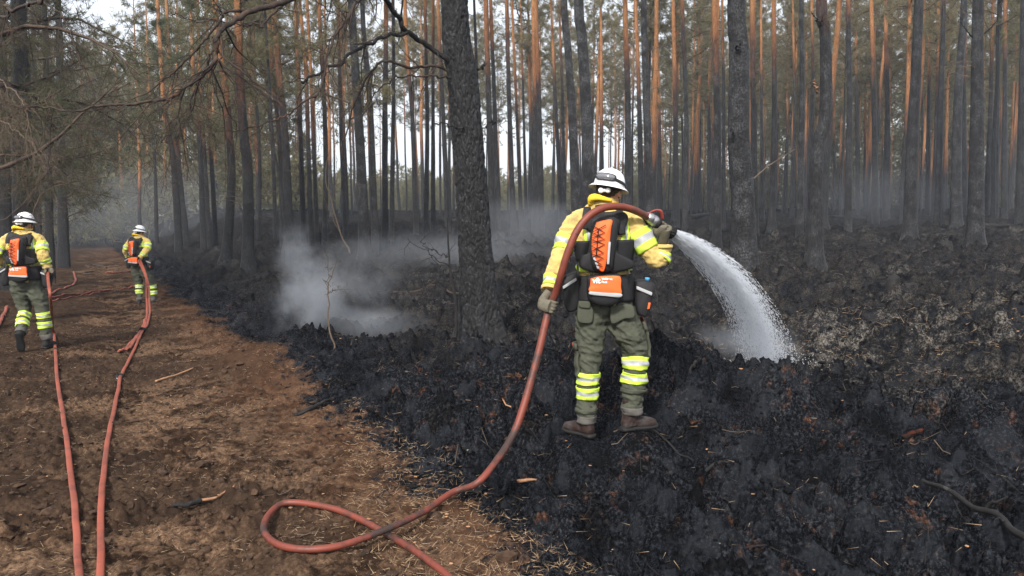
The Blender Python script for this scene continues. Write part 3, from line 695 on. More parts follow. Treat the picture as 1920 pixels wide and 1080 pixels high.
limb(big, bb, [(885, 242, dB), (865, 240, dB-.2), (840, 236, dB-.3), (812, 233, dB-.3)], .02, .008, M['twig_black'], 5, 1, 0)
limb(big, bb, [(895, 130, dB), (905, 124, dB+.1), (912, 120, dB+.1)], .014, .006, M['twig_black'], 6, 0, 0)
limb(big, bb, [(905, 240, dB), (922, 231, dB+.1), (928, 229, dB+.1)], .012, .006, M['twig_black'], 8, 0, 0)
# high limbs that leave the trunk above the picture and arch down over the track
limb(big, bb, [(848, -60, dB), (780, -120, dB-.4), (690, -90, dB-1), (600, -40, dB-1.6), (530, 0, dB-2), (478, 18, dB-2.2), (430, 45, dB-2.4), (405, 70, dB-2.5), (396, 110, dB-2.5), (372, 150, dB-2.5), (340, 172, dB-2.6), (290, 190, dB-2.7), (240, 192, dB-2.8), (190, 195, dB-2.9), (140, 208, dB-3), (85, 198, dB-3), (30, 200, dB-3.1)], .060, .006, M['branch_brown'], 11, 34, 2, .5, .8, n=110)
limb(big, bb, [(470, 18, dB-2.2), (425, 25, dB-2.3), (395, 60, dB-2.4), (362, 100, dB-2.4), (322, 140, dB-2.4), (285, 165, dB-2.4), (240, 190, dB-2.3)], .026, .006, M['branch_brown'], 12, 14, 2, .4, .7)
limb(big, bb, [(412, 60, dB-2.4), (392, 105, dB-2.3), (372, 150, dB-2.2), (360, 190, dB-2.2), (320, 235, dB-2.2), (312, 270, dB-2.2)], .02, .005, M['branch_brown'], 13, 12, 2, .6, .6)
limb(big, bb, [(845, -90, dB), (740, -60, dB-.8), (672, 0, dB-1.4), (640, 45, dB-1.6), (618, 100, dB-1.8), (608, 155, dB-1.9), (570, 195, dB-2), (520, 225, dB-2), (465, 240, dB-2.1), (430, 250, dB-2.1)], .034, .005, M['branch_brown'], 14, 26, 2, .5, .7, n=80)
limb(big, bb, [(560, -20, dB-1.8), (500, 40, dB-2), (480, 48, dB-2), (420, 44, dB-2.1), (360, 36, dB-2.2), (320, 28, dB-2.3)], .02, .005, M['branch_brown'], 15, 10, 2, .4, .6)
limb(big, bb, [(560, -30, dB-2.8), (640, 40, dB-2.6), (645, 20, dB-2.6), (625, 72, dB-2.6), (600, 110, dB-2.6)], .010, .004, M['branch_brown'], 16, 4, 1, .4, .4)
# near branch end hanging into the top left corner: it belongs to the roadside pine on the left
# --- named pines: (points above base), base, width, char height (m), ashy, label, crown, detail
TREES = [
 ('grey_pine', [(1393, 380), (1385, 250), (1386, 100), (1381, 0)], (1397, 515), 44, 14, .75, 'thick straight grey-black pine standing right behind the water jet', 'mid', ((16, .075), .013, 128)),
 ('crooked_pine', [(1528, 430), (1529, 337), (1536, 265), (1548, 217), (1549, 120), (1546, 48), (1540, 0)], (1526, 500), 25, 5.3, .5, 'crooked S-shaped black pine with reddish top, right of the thick grey pine', 'mid', ((12, .07), .009, 96)),
 ('flaky_pine', [(1103, 380), (1101, 240), (1091, 70), (1085, 0)], (1106, 474), 27, 14, 1.0, 'stout grey flaky pine rising straight behind the white helmet', 'mid', ((14, .07), .010, 96)),
 ('slender_grey_pine', [(1080, 380), (1074, 240), (1065, 95), (1057, 0)], (1082, 462), 20, 14, 1.0, 'grey flaky pine just left of the one behind the helmet', 'mid', ((12, .07), .009, 80)),
 ('dark_grey_pine', [(1214, 250), (1209, 95), (1207, 0)], (1221, 455), 17, 14, .9, 'grey bent pine directly above the nozzle', 'mid', ((12, .07), .008, 64)),
 ('tall_dark_pine', [(1832, 240), (1834, 0)], (1828, 463), 25, 14, .6, 'thick dark pine with two upturned side branches at far right', 'mid', ((14, .07), .009, 80)),
 ('leaning_dark_pine', [(1712, 240), (1717, 150), (1723, 0)], (1705, 456), 22, 8.6, .5, 'dark pine leaning right with reddish top, left of the pair at far right', 'mid', ((12, .07), .009, 80)),
 ('twin_pine', [(434, 337), (429, 241), (420, 144), (405, 29)], (424, 492), 17, 5.2, .3, 'curved left pine of the dark crossing pair beside the track', 'edge', ((10, .07), .007, 64)),
 ('twin_pine', [(465, 337), (456, 241), (448, 120), (446, 0)], (465, 512), 21, 5.6, .3, 'thicker straight right pine of the dark crossing pair beside the track', 'edge', ((10, .07), .008, 64)),
 ('smoky_pine', [(676, 289), (667, 144), (659, 0)], (684, 484), 21, 8.6, .7, 'dark pine rising out of the white smoke, left of the big black pine', 'edge', ((12, .07), .008, 72)),
 ('smoky_pine', [(695, 217), (683, 72), (679, 0)], (704, 480), 14, 14, .5, 'slimmer dark pine right beside the one in the smoke', 'mid', None),
 ('pine', [(535, 265), (523, 135), (515, 40)], (543, 469), 17, 6.5, .3, 'dark pine with brown upper trunk standing behind the left of the smoke', 'edge', ((10, .07), .007, 56)),
 ('pine', [(524, 265), (512, 150), (505, 40)], (531, 462), 11, 6.0, .3, 'thinner trunk touching the left side of the dark pine behind the smoke', 'edge', None),
 ('pine', [(326, 313), (309, 207), (300, 80)], (336, 471), 14, 6.0, .3, 'first dark pine at the right edge of the track beyond the far firefighter', 'edge', None),
 ('pine', [(333, 298), (322, 180), (315, 60)], (350, 463), 12, 5.0, .3, 'leaning dark pine just right of the first one at the track edge', 'edge', None),
 ('pine', [(374, 265), (364, 164), (360, 60)], (382, 468), 11, 6.0, .3, 'left stem of three close dark pines between track and crossing pair', 'edge', None),
 ('pine', [(383, 290), (376, 150), (372, 40)], (393, 466), 10, 5.0, .3, 'middle stem of three close dark pines between track and crossing pair', 'mid', None),
 ('pine', [(395, 265), (391, 150), (388, 40)], (405, 463), 10, 4.5, .3, 'right stem of three close dark pines between track and crossing pair', 'mid', None),
 ('thin_pine', [(531, 380), (518, 300), (511, 250)], (540, 500), 7, 14, .3, 'thin curved bare black stem in front of the dark pine by the smoke', None, None),
 ('pine', [(562, 193), (554, 0)], (569, 458), 11, 5.5, .4, 'leftmost of three even brown-topped pines above the smoke', 'mid', None),
 ('pine', [(574, 144), (562, 0)], (583, 457), 10, 4.5, .4, 'middle one of three even brown-topped pines above the smoke', 'mid', None),
 ('pine', [(583, 144), (576, 0)], (595, 457), 9, 4.5, .4, 'rightmost of three even brown-topped pines above the smoke', 'far', None),
 ('pine', [(722, 193), (724, 0)], (722, 465), 13, 6.6, .4, 'brown-topped pine two trunks right of the dark pine in the smoke', 'mid', None),
 ('pine', [(738, 144), (737, 0)], (734, 458), 10, 8.5, .4, 'slim brown pine close to the right of the brown-topped smoke-side pine', 'mid', None),
 ('pine', [(773, 217), (763, 96), (759, 0)], (781, 437), 11, 6.3, .4, 'pine with reddish top leaning left, halfway between smoke and big black pine', 'mid', None),
 ('pine', [(801, 240), (797, 0)], (798, 443), 10, 7.0, .4, 'straight orange-topped pine left of the big black pine, second from it', 'mid', None),
 ('pine', [(812, 190), (812, 0)], (812, 441), 9, 7.0, .4, 'straight orange-topped pine nearest to the left of the big black pine limb', 'mid', None),
 ('pine', [(830, 193), (821, 0)], (840, 434), 11, 7.6, .4, 'brown pine half hidden behind the limbs of the big black pine', 'mid', None),
 ('pine', [(897, 217), (889, 0)], (906, 436), 9, 11, .5, 'dark pine passing behind the big black pine trunk', 'mid', None),
 ('pine', [(920, 290), (915, 144), (911, 0)], (923, 458), 14, 6.3, .5, 'first bright orange pine right of the big black pine', 'mid', ((10, .07), .005, 40)),
 ('pine', [(927, 193), (920, 0)], (934, 434), 12, 8.4, .5, 'duller orange pine overlapping the first bright one right of the big black pine', 'mid', None),
 ('pine', [(956, 240), (950, 0)], (964, 439), 12, 8.0, .5, 'second orange pine right of the big black pine, dark below', 'mid', None),
 ('pine', [(968, 193), (960, 0)], (978, 429), 8, 5.8, .3, 'slim pale orange pine leaning left between two thicker orange ones', 'mid', None),
 ('pine', [(980, 144), (976, 0)], (987, 416), 7, 9.0, .3, 'thin pine behind the slim pale orange one', 'far', None),
 ('pine', [(1004, 240), (1000, 0)], (1003, 441), 13, 5.6, .4, 'left of two close orange pines centred between big black pine and helmet', 'mid', None),
 ('pine', [(1012, 240), (1007, 96), (1005, 0)], (1016, 449), 12, 5.6, .4, 'right of two close orange pines centred between big black pine and helmet', 'mid', None),
 ('pine', [(1043, 217), (1033, 0)], (1053, 413), 10, 8.5, .4, 'orange pine leaning left just beside the two grey flaky pines', 'mid', None),
 ('pine', [(1055, 193), (1050, 60)], (1058, 414), 9, 9.5, .8, 'pale grey slim pine beside the leaning orange one', 'mid', None),
 ('pine', [(1128, 240), (1127, 0)], (1129, 410), 10, 6.2, .3, 'bright orange pine just right of the pine behind the helmet', 'mid', None),
 ('pine', [(1177, 193), (1172, 0)], (1178, 444), 15, 6.0, .7, 'red-topped pine between helmet and nozzle, grey below', 'mid', ((10, .07), .005, 40)),
 ('pine', [(1197, 144), (1192, 0)], (1204, 424), 12, 7.0, .5, 'reddish pine touching the left of the grey bent one above the nozzle', 'mid', None),
 ('pine', [(1235, 144), (1228, 0)], (1237, 397), 11, 7.2, .4, 'first orange pine right of the grey bent one above the nozzle', 'mid', None),
 ('pine', [(1225, 144), (1221, 0)], (1228, 395), 8, 8.5, .4, 'thin orange pine squeezed behind the grey bent one', 'mid', None),
 ('pine', [(1266, 193), (1262, 0)], (1269, 425), 12, 6.4, .4, 'left pine of the orange pair right of the nozzle', 'mid', None),
 ('pine', [(1287, 217), (1279, 0)], (1284, 439), 12, 8.2, .5, 'right darker pine of the orange pair right of the nozzle', 'mid', None),
 ('pine', [(1309, 144), (1305, 0)], (1309, 392), 9, 7.5, .4, 'slim pine midway between the orange pair and the red-topped one', 'mid', None),
 ('pine', [(1345, 240), (1340, 0)], (1344, 468), 16, 5.4, .7, 'red-topped grey pine just left of the thick grey one by the water', 'mid', ((10, .07), .006, 48)),
 ('pine', [(1329, 193), (1334, 0)], (1330, 402), 8, 8.5, .4, 'thin orange pine behind the left side of the red-topped grey one', 'mid', None),
 ('pine', [(1357, 193), (1354, 0)], (1356, 425), 9, 8.0, .4, 'brown pine in the gap left of the thick grey one', 'mid', None),
 ('pine', [(1412, 144), (1411, 0)], (1416, 440), 14, 6.6, .4, 'bright orange pine peeking out from behind the thick grey one', 'mid', None),
 ('pine', [(1428, 193), (1427, 0)], (1430, 415), 8, 8.0, .4, 'slim orange pine between thick grey and crooked ones, left of two', 'mid', None),
 ('pine', [(1452, 193), (1451, 0)], (1447, 437), 12, 6.8, .4, 'orange pine between thick grey and crooked ones, right of two', 'mid', ((10, .07), .004, 36)),
 ('pine', [(1490, 193), (1486, 0)], (1485, 410), 8, 8.5, .4, 'slim orange pine left of the all-grey one beside the crooked pine', 'mid', None),
 ('pine', [(1504, 193), (1503, 0)], (1499, 444), 13, 14, .9, 'straight all-grey pine left of the crooked pine', 'mid', None),
 ('pine', [(1524, 193), (1522, 0)], (1512, 415), 9, 9.0, .4, 'brown pine between the all-grey one and the crooked pine', 'mid', None),
 ('pine', [(1593, 193), (1590, 0)], (1590, 434), 13, 8.6, .5, 'first dark pine with orange top right of the crooked pine', 'mid', None),
 ('pine', [(1605, 120), (1604, 0)], (1609, 405), 9, 9.0, .4, 'slim orange pine right behind the first one beyond the crooked pine', 'mid', None),
 ('pine', [(1638, 144), (1634, 0)], (1642, 422), 12, 7.2, .4, 'second orange-topped pine right of the crooked pine, pale smoke at its foot', 'mid', None),
 ('pine', [(1664, 217), (1660, 0)], (1662, 410), 12, 9.0, .4, 'brown pine left of the dark leaning one', 'mid', None),
 ('pine', [(1704, 144), (1703, 0)], (1694, 400), 11, 8.5, .4, 'bright orange pine directly behind the dark leaning one', 'mid', None),
 ('pine', [(1742, 144), (1742, 0)], (1739, 401), 9, 8.5, .4, 'slim orange pine right of the dark leaning one', 'mid', None),
 ('pine', [(1763, 240), (1770, 0)], (1757, 427), 12, 10, .5, 'dull brown pine leaning right between the far-right thick ones', 'mid', None),
 ('pine', [(1796, 193), (1806, 48), (1808, 0)], (1792, 430), 18, 14, .7, 'thick grey pine leaning right beside the one with two upturned branches', 'mid', ((10, .07), .006, 48)),
 ('pine', [(1808, 144), (1812, 0)], (1808, 402), 10, 9, .4, 'brown pine between the two thick grey pines at far right', 'mid', None),
 ('pine', [(1857, 217), (1862, 0)], (1849, 405), 10, 9, .4, 'orange pine leaning right, first right of the two-branched dark pine', 'mid', None),
 ('pine', [(1871, 144), (1877, 0)], (1866, 406), 10, 12, .4, 'dark slim pine second right of the two-branched dark pine', 'mid', None),
 ('pine', [(1885, 0)], (1883, 410), 10, 8.5, .4, 'orange pine third right of the two-branched dark pine', 'mid', None),
 ('pine', [(1917, 144), (1919, 0)], (1912, 425), 14, 12, .4, 'dark pine at the very right edge of the photo', 'mid', None),
 ('pine', [(610, 250), (598, 0)], (609, 458), 11, 6.5, .4, 'brown-topped pine right above the densest white smoke', 'mid', None),
 ('pine', [(640, 250), (634, 0)], (648, 440), 10, 7.5, .4, 'slim brown pine left of the dark pine in the smoke', 'mid', None),
 ('pine', [(487, 300), (478, 150)], (485, 452), 8, 8, .3, 'thin dark pine right behind the crossing pair', 'edge', None),
 ('pine', [(512, 300), (500, 150)], (516, 444), 8, 8, .3, 'thin dark pine between crossing pair and thin curved stem', 'edge', None),
 ('pine', [(290, 300), (280, 180)], (294, 458), 7, 8, .2, 'thin black pine right above the far firefighter', 'edge', None),
]
placed = [bb]
for i, (nm, pts, base, wd, ch, ash, lab, cr, det) in enumerate(TREES):
    t, b, C, R = pine(nm, pts, base, wd, ch, ash, lab, None, cr, *(det[:2] if det else (None, 0)), nseg=det[2] if det else 12, height=18+(i*37 % 5), seed=50+i, stubk=(cr is not None) and ('low' if cr == 'edge' and base[0] < 900 else True))
    placed.append(b)
    if nm == 'tall_dark_pine':
        limb(t, b, [(1826, 72, b[1]), (1812, 55, b[1]-.2), (1800, 40, b[1]-.2), (1797, 22, b[1]-.2)], .035, .012, M['twig_black'], 31, 0, 0)
        limb(t, b, [(1842, 66, b[1]), (1860, 48, b[1]-.2), (1874, 25, b[1]-.3), (1882, -10, b[1]-.4)], .035, .012, M['twig_black'], 32, 1, 0)
    if nm == 'crooked_pine':
        limb(t, b, [(1545, 48, b[1]), (1530, 35, b[1]-.2), (1521, 22, b[1]-.3)], .028, .01, M['twig_black'], 33, 0, 0)
        limb(t, b, [(1532, 175, b[1]-.1), (1529, 160, b[1]-.25), (1526, 150, b[1]-.3)], .035, .012, M['wood_pale'], 34, 0, 0)
    if nm == 'grey_pine':
        limb(t, b, [(1378, 258, b[1]), (1373, 250, b[1]-.3), (1371, 240, b[1]-.4)], .03, .015, M['twig_black'], 35, 0, 0)
        limb(t, b, [(1384, 95, b[1]-.1), (1382, 88, b[1]-.3), (1390, 80, b[1]-.35)], .03, .02, M['twig_black'], 36, 0, 0)
print('trees', time.time()-T_START)
# roadside pines left of the track: dark crowns reaching low
for i, (px, d, wd, lab) in enumerate([
    (45, 19, 34, 'dark dense pine behind the left firefighter at the edge of the track'),
    (-60, 13, 40, 'near dark pine whose low twiggy crown hangs in at the top left'),
    (8, 22, 26, 'dark pine trunk at the very left edge behind the left firefighter'),
    (118, 34, 18, 'dark pine with dense crown right of the left firefighter helmet'),
    (92, 27, 14, 'thinner dark pine close behind the left firefighter helmet'),
    (70, 40, 14, 'dark hazy pine farther back in the left roadside row'),
    (-150, 16, 34, 'dark pine out past the left edge of the roadside row')]):
    dd = P(px, 430, d); b = (px, 440)
    t, b_, C, R = pine('roadside_pine', [(px-4, 250), (px-6, 100)], (px, 450), wd, 14, .1, lab, None, 'dark', dist=d, nseg=16, seed=200+i, stubk='low', height=17)
    placed.append(b_)
    if i == 1:
        limb(t, b_, [(-40, -60, 9.5), (-10, 25, 8), (20, 18, 7), (60, 8, 6.6), (84, -4, 6.4)], .03, .012, M['branch_brown'], 41, 6, 1, .6, .4)
        limb(t, b_, [(-60, 100, 12), (-10, 140, 10.5), (40, 180, 9.5), (60, 250, 9.3)], .02, .004, M['twig'], 42, 22, 2, .6, .7)
        limb(t, b_, [(-60, 0, 12), (20, -20, 10), (90, 10, 9), (130, 60, 8.6), (150, 120, 8.5)], .02, .004, M['branch_brown'], 43, 22, 2, .7, .7)
        limb(t, b_, [(-60, 220, 12), (0, 230, 11), (50, 260, 10.5), (90, 320, 10.4)], .02, .004, M['twig'], 44, 24, 2, .6, .7)
# arched bare sapling over the far track
# --- crowded stand behind, counted singly up to the limit
TRUNKS = []
for i in range(10):
    q = np.random.default_rng(300+i); z = np.concatenate([[-.3, 0, .3, 1], np.linspace(2.5, 19, 11)])
    x = np.cumsum(q.normal(size=len(z)))*.035; y = np.cumsum(q.normal(size=len(z)))*.035
    C = np.stack([x-x[1], y-y[1], z], 1); R = .14*np.interp(z/19, [0, .02, .1, .6, 1], [1.25, 1.08, .95, .62, .15])
    V, Q, T = tube(C, R, ns=9, caps=False); TRUNKS.append((np_mesh('trunk', V, [Q], [M['bark']], True), C))
pxy = np.array([p[:2] for p in placed])
rn = random.Random(21); cand = []
while len(cand) < 6000:
    d = (24**2+rn.random()*(130**2-24**2))**.5; a = rad(rn.uniform(-35, 34)); x, y = d*math.sin(a), d*math.cos(a); r = road_r(x, y)
    if -7.2 < r < .6+d*.01 and d < 82: continue
    if d > 104 and a > rad(-17) and a < rad(9): continue
    mind = 1.3 if d < 45 else 1.7
    if a < rad(-10) and r > 0 and d < 34: continue
    if np.min(np.hypot(pxy[:, 0]-x, pxy[:, 1]-y)) < mind: continue
    # keep the gaps between the named trunks of the near rows open
    if d < 36: continue
    if d < 52 and rn.random() < .80: continue
    if d < 72 and rn.random() < .45: continue
    if rad(-17) < a < rad(12) and d > 46 and rn.random() < .72: continue
    if a > rad(9) and d > 58 and rn.random() < .4: continue
    if a <= rad(-17) and d > 60 and rn.random() < (.78 if r > 2 else .3): continue
    pxy = np.vstack([pxy, [x, y]]); cand.append((d, x, y, a))
    if len(cand) > 430: break
cand.sort(); N_SINGLE = 296-len(placed)
print('stand', len(cand), 'singles to', cand[min(N_SINGLE, len(cand))-1][0])
zone = lambda a, d: ('slim pine in the hazy stand left of the track' if a < rad(-27) else 'slim dark pine between the track and the big black pine' if a < rad(-2) else 'slim orange-topped pine between big black and thick grey pines' if a < rad(16.5) else 'slim orange-topped pine right of the thick grey one') + (', farther rows' if d > 55 else ', nearer rows')
farV = Acc(); 
for i, (d, x, y, a) in enumerate(cand):
    z = gz(x, y, False)
    me, C = TRUNKS[i % 10]; s = rn.choice([.5, .62, .75, .9, 1.08])*rn.uniform(.9, 1.1); ang = rn.uniform(0, 6.28); hs = rn.uniform(.9, 1.12); lean = (rn.gauss(0, .012), rn.gauss(0, .012))
    if i < N_SINGLE:
        lab = zone(a, d)
        t = empty('pine', (x, y, z), lab, 'tree', 'slim pines of the crowded stand')
        t.rotation_euler = (*lean, ang)
        o = link('trunk', me, t); o.scale = (s, s, hs); ch = rn.uniform(2.5, 8.5) if rn.random() < .78 else rn.uniform(10, 15)
        if a < rad(-12): ch = rn.uniform(2.5, 5.5)
        o.color = (ch/20, rn.uniform(.1, .6), 0, 1)
        add_crown(t, ('edge' if rn.random() < .3 else 'far') if (a < rad(-14) and d < 60) else 'mid' if d < 42 else 'far', rn, scale=hs)
        if d < 60: sb = link('dead_branches', stubs[i % 5], t, kind='stuff')
    else:
        V = np.empty(len(me.vertices)*3, np.float32); me.vertices.foreach_get('co', V); V = V.reshape(-1, 3)*[s, s, hs]
        nn = len(V)//9; k = np.arange(nn-1)[:, None]*9; j = np.arange(9)[None]; Q = np.stack([k+j, k+(j+1) % 9, k+9+(j+1) % 9, k+9+j], -1).reshape(-1, 4)
        farV.add(V+[x, y, z], Q)
o = link('far_trunks', farV.mesh('far_trunks', [M['bark']]), None, kind='stuff'); o.color = (.33, .3, 0, 1)
# foliage of the far rows and the low wood beyond the clearing
tc, td = [], []
q = np.random.default_rng(9)
for (d, x, y, a) in cand[N_SINGLE:]:
    z = gz(x, y, False); n = 110 if rad(-17) < a < rad(9) else 220
    t = q.random(n); rr = 2.2*(1-t)**.5*q.random(n)**.5; an = q.uniform(0, 6.28, n)
    tc.append(np.stack([x+rr*np.cos(an), y+rr*np.sin(an), z+8.5+t*11+q.normal(size=n)*.3], 1))
for k in range(1150):
    a = rad(q.uniform(-36, 36)); d = q.uniform(118, 165) if k < 700 or math.degrees(a) > -14 else q.uniform(72, 105); x, y = d*math.sin(a), d*math.cos(a); z = gz(x, y, False)
    hgt = q.uniform(3.5, 8)*(1.0 if -17 < math.degrees(a) < 9 else 1.7); n = 120
    t = q.random(n); rr = 2.8*(1-t)**.6*q.random(n)**.5; an = q.uniform(0, 6.28, n)
    tc.append(np.stack([x+rr*np.cos(an), y+rr*np.sin(an), z+.5+t*hgt], 1))
tc = np.concatenate(tc); V, F = blades(tc, q.normal(size=tc.shape)+[0, 0, .5], .75, .16, .8, 3)
stuff('far_foliage', V, F, M['needles'])
print('far', time.time()-T_START, len(F))

# --- saplings
def sapling(name, pix, d, r0, r1, label, seed, kids=(), ntw=0, m='twig_black'):
    b = hit(*pix[0]) if d is None else P(*pix[0], d)
    if d is None: d = b[1]
    t = empty(name, b, label, 'sapling')
    pts = [b-[0, 0, .08]]+[P(px, py, d) for px, py in pix]; C = wobble(catmull(pts, 40), .02, 10, seed)-b
    a = Acc(); a.add(*tube(C, np.linspace(r0, r1, 40), ns=8)); link('stem', a.mesh('stem', [M[m]]), t)
    for k, kp in enumerate(kids):
        limb(t, b, [(px, py, d+dd) for px, py, dd in kp], r0*.5, r1*.6, M[m], seed+k, ntw, 1, -.1, .22, n=24)
    return t
sapling('charred_sapling', [(853, 652), (857, 600), (850, 540), (842, 500), (841, 440), (838, 408)], None, .026, .006, 'tall bare charred sapling close to the left of the big black pine', 60,
        [[(842, 500, 0), (825, 492, 0), (812, 480, 0), (800, 470, 0), (782, 462, 0), (765, 448, 0)], [(843, 520, 0), (832, 512, 0), (824, 500, 0), (818, 494, 0)], [(841, 480, 0), (828, 478, 0), (800, 465, .1), (790, 452, .1)]], 3)
sapling('thin_sapling', [(627, 645), (618, 618), (616, 580), (616, 545), (622, 515), (632, 488)], None, .012, .004, 'thin bare sapling standing in the white smoke', 70,
        [[(617, 550, 0), (612, 532, 0), (608, 525, 0)], [(622, 520, 0), (614, 505, 0), (612, 492, 0)], [(618, 548, 0), (628, 542, 0), (635, 535, 0)]], 2, 'twig')
sapling('arched_sapling', [(62, 400), (78, 365), (105, 350), (150, 338), (200, 333)], 15, .014, .006, 'thin arched bare stem bending over the track right of the left firefighter', 80, (), 0, 'twig')
sapling('dead_sapling', [(655, 470), (640, 440), (622, 380), (610, 330), (618, 280)], 24, .03, .012, 'pale twisted dead sapling in front of the pines above the smoke', 85, [[(640, 440, 0), (612, 380, 0), (596, 330, 0)], [(622, 380, 0), (632, 330, 0), (630, 290, 0)]], 4, 'twig')

# ------------------------------------------------------------------ firefighters
M['jacket'] = simple('jacket_cloth', (.50, .37, .12), .85, .2, .15, 60, .25, .002, (.25, .18, .075), 5, .54, .76, sheen=.2)
M['trouser'] = simple('trouser_cloth', (.062, .067, .050), .9, .15, .22, 50, .25, .002, (.036, .036, .029), 5, .55, .75)
M['lime'] = simple('lime_tape', (.50, .68, .07), .6, .3, .08, 40, col2=(.30, .38, .07), c2scale=9, c2lo=.55, c2hi=.75)
M['silver'] = simple('silver_tape', (.33, .345, .36), .45, .4, .1, 50)
M['black_cloth'] = simple('black_nylon', (.012, .012, .014), .7, .35, .4, 50, .3, .002)
M['strap'] = simple('black_webbing', (.020, .020, .022), .6, .4, .4, 80)
M['orange_cloth'] = simple('orange_nylon', (.78, .125, .025), .6, .35, .10, 25, .3, .002)
M['white'] = simple('white_shell', (.74, .75, .77), .3, .5, .05, 8, col2=(.50, .50, .50), c2scale=9, c2lo=.58, c2hi=.8)
M['white_print'] = simple('white_print', (.8, .8, .8), .7, .2, .02)
M['skin'] = simple('skin', (.46, .25, .17), .55, .4, .1, 20); M['skin'].node_tree.nodes['Principled BSDF'].inputs['Subsurface Weight'].default_value = .08
M['hair'] = simple('dark_hair', (.03, .02, .014), .7, .3, .4, 90)
M['glove'] = simple('glove_leather', (.11, .10, .075), .8, .25, .25, 35, .4, .002, (.08, .07, .055), 14, .5, .7)
M['glove_dark'] = simple('glove_dark', (.045, .043, .040), .8, .25, .3, 35)
M['boot'] = simple('boot_leather', (.020, .0095, .0075), .75, .3, .3, 30, .4, .003, (.045, .040, .038), 8, .45, .65)
M['rubber'] = simple('black_rubber', (.012, .012, .012), .7, .3, .4, 40)
M['grey_gaiter'] = simple('grey_gaiter', (.085, .080, .075), .85, .2, .2, 40, .3, .002)
M['collar'] = simple('yellow_scarf', (.75, .50, .04), .85, .2, .1, 30, .3, .003)
M['redpatch'] = simple('red_patch', (.30, .05, .03), .8, .2, .2, 40)
M['lens'] = simple('goggle_lens', (.12, .125, .14), .08, .8, .1, 4)
M['metal'] = simple('brushed_metal', (.35, .35, .36), .35, .6, .2, 40); M['metal'].node_tree.nodes['Principled BSDF'].inputs['Metallic'].default_value = .8
M['blue_cap'] = simple('blue_plastic', (.06, .30, .62), .35, .5, .05)
M['bottle'] = simple('clear_bottle', (.45, .52, .58), .15, .6, .05)
M['red_plastic'] = simple('red_plastic', (.20, .03, .02), .45, .5, .15, 20)

SOLE_Z = P(1133, 812, D_MAIN)[2]
O_MAIN = np.array([P(1133, 560, D_MAIN)[0], D_MAIN, SOLE_Z])
def L(px, py, dy=0.0): return P(px, py, D_MAIN+dy) - O_MAIN
class Limb:
    def __init__(s, pts, rx, ry=None, ref=(1, 0, 0), power=1.0, n=64):
        k = len(pts); s.C = catmull(pts, n); t = np.linspace(0, k-1, n)
        ry = rx if ry is None else ry
        s.rx = catmull(np.array([[r, 0, 0] for r in rx]), n)[:, 0]; s.ry = catmull(np.array([[r, 0, 0] for r in ry]), n)[:, 0]
        s.ref = np.asarray(ref, float); s.p = power; s.n = n
    def tube(s, ns=28): return tube(s.C, s.rx, s.ry, s.ref, ns, True, power=s.p)
    def surf(s, t, a, off):
        """points at fraction t (array) x angle a (array), off metres proud"""
        i = np.clip(t, 0, 1)*(s.n-1); T, X, Y = frames(s.C, s.ref)
        f = lambda A: np.stack([np.interp(i, np.arange(s.n), A[:, k]) for k in range(3)], 1)
        C, X, Y = f(s.C), f(X), f(Y); rx = np.interp(i, np.arange(s.n), s.rx)+off; ry = np.interp(i, np.arange(s.n), s.ry)+off
        ca, sa = np.cos(a), np.sin(a)
        if s.p != 1: ca = np.sign(ca)*np.abs(ca)**s.p; sa = np.sign(sa)*np.abs(sa)**s.p
        return C[:, None]+X[:, None]*(rx[:, None]*ca)[..., None]+Y[:, None]*(ry[:, None]*sa)[..., None]
    def band(s, t0, t1, off=.008, a0=0., a1=360., th=.006, stripes=None, wr=None, nt=10, na=36, slant=0):
        """closed shell patch; stripes = material index for each row"""
        full = abs(a1-a0) >= 359.9
        a = np.radians(np.linspace(a0, a1, na, endpoint=not full)); t = np.linspace(t0, t1, nt)
        O = s.surf(t, a, off); I = s.surf(t, a, off-th)
        if slant: 
            sh = slant*np.cos(a-slant*0)[None, :, None]; T, _, _ = frames(s.C, s.ref); ii = np.clip((t*(s.n-1)).astype(int), 0, s.n-1); O = O+sh*T[ii][:, None]; I = I+sh*T[ii][:, None]
        if wr is not None:
            q = wr(O.reshape(-1, 3)).reshape(O.shape[:2]); n = O-I; n /= np.linalg.norm(n, axis=2)[..., None]+1e-9; O = O+n*q[..., None]; I = I+n*q[..., None]
        m = len(a); V = np.concatenate([O.reshape(-1, 3), I.reshape(-1, 3)]); N = nt*m; Q, mi = [], []
        jm = m if full else m-1
        for r in range(nt-1):
            w_ = stripes[min(int(r/(nt-1)*len(stripes)), len(stripes)-1)] if stripes else 0
            for j in range(jm):
                k = (j+1) % m
                Q.append([r*m+j, r*m+k, (r+1)*m+k, (r+1)*m+j]); mi.append(w_)
                Q.append([N+r*m+k, N+r*m+j, N+(r+1)*m+j, N+(r+1)*m+k]); mi.append(w_)
        for j in range(jm):
            k = (j+1) % m
            Q.append([k, j, N+j, N+k]); mi.append(0); e = (nt-1)*m; Q.append([e+j, e+k, N+e+k, N+e+j]); mi.append(0)
        if not full:
            for r in range(nt-1):
                Q.append([r*m, (r+1)*m, N+(r+1)*m, N+r*m]); mi.append(0); e = m-1; Q.append([(r+1)*m+e, r*m+e, N+r*m+e, N+(r+1)*m+e]); mi.append(0)
        return V, np.array(Q), np.array(mi)
def add_band(name, parent, lim, t0, t1, mats, **kw):
    V, Q, mi = lim.band(t0, t1, **kw); me = np_mesh(name, V, [Q], [M[m] for m in mats], True, mi); return link(name, me, parent)
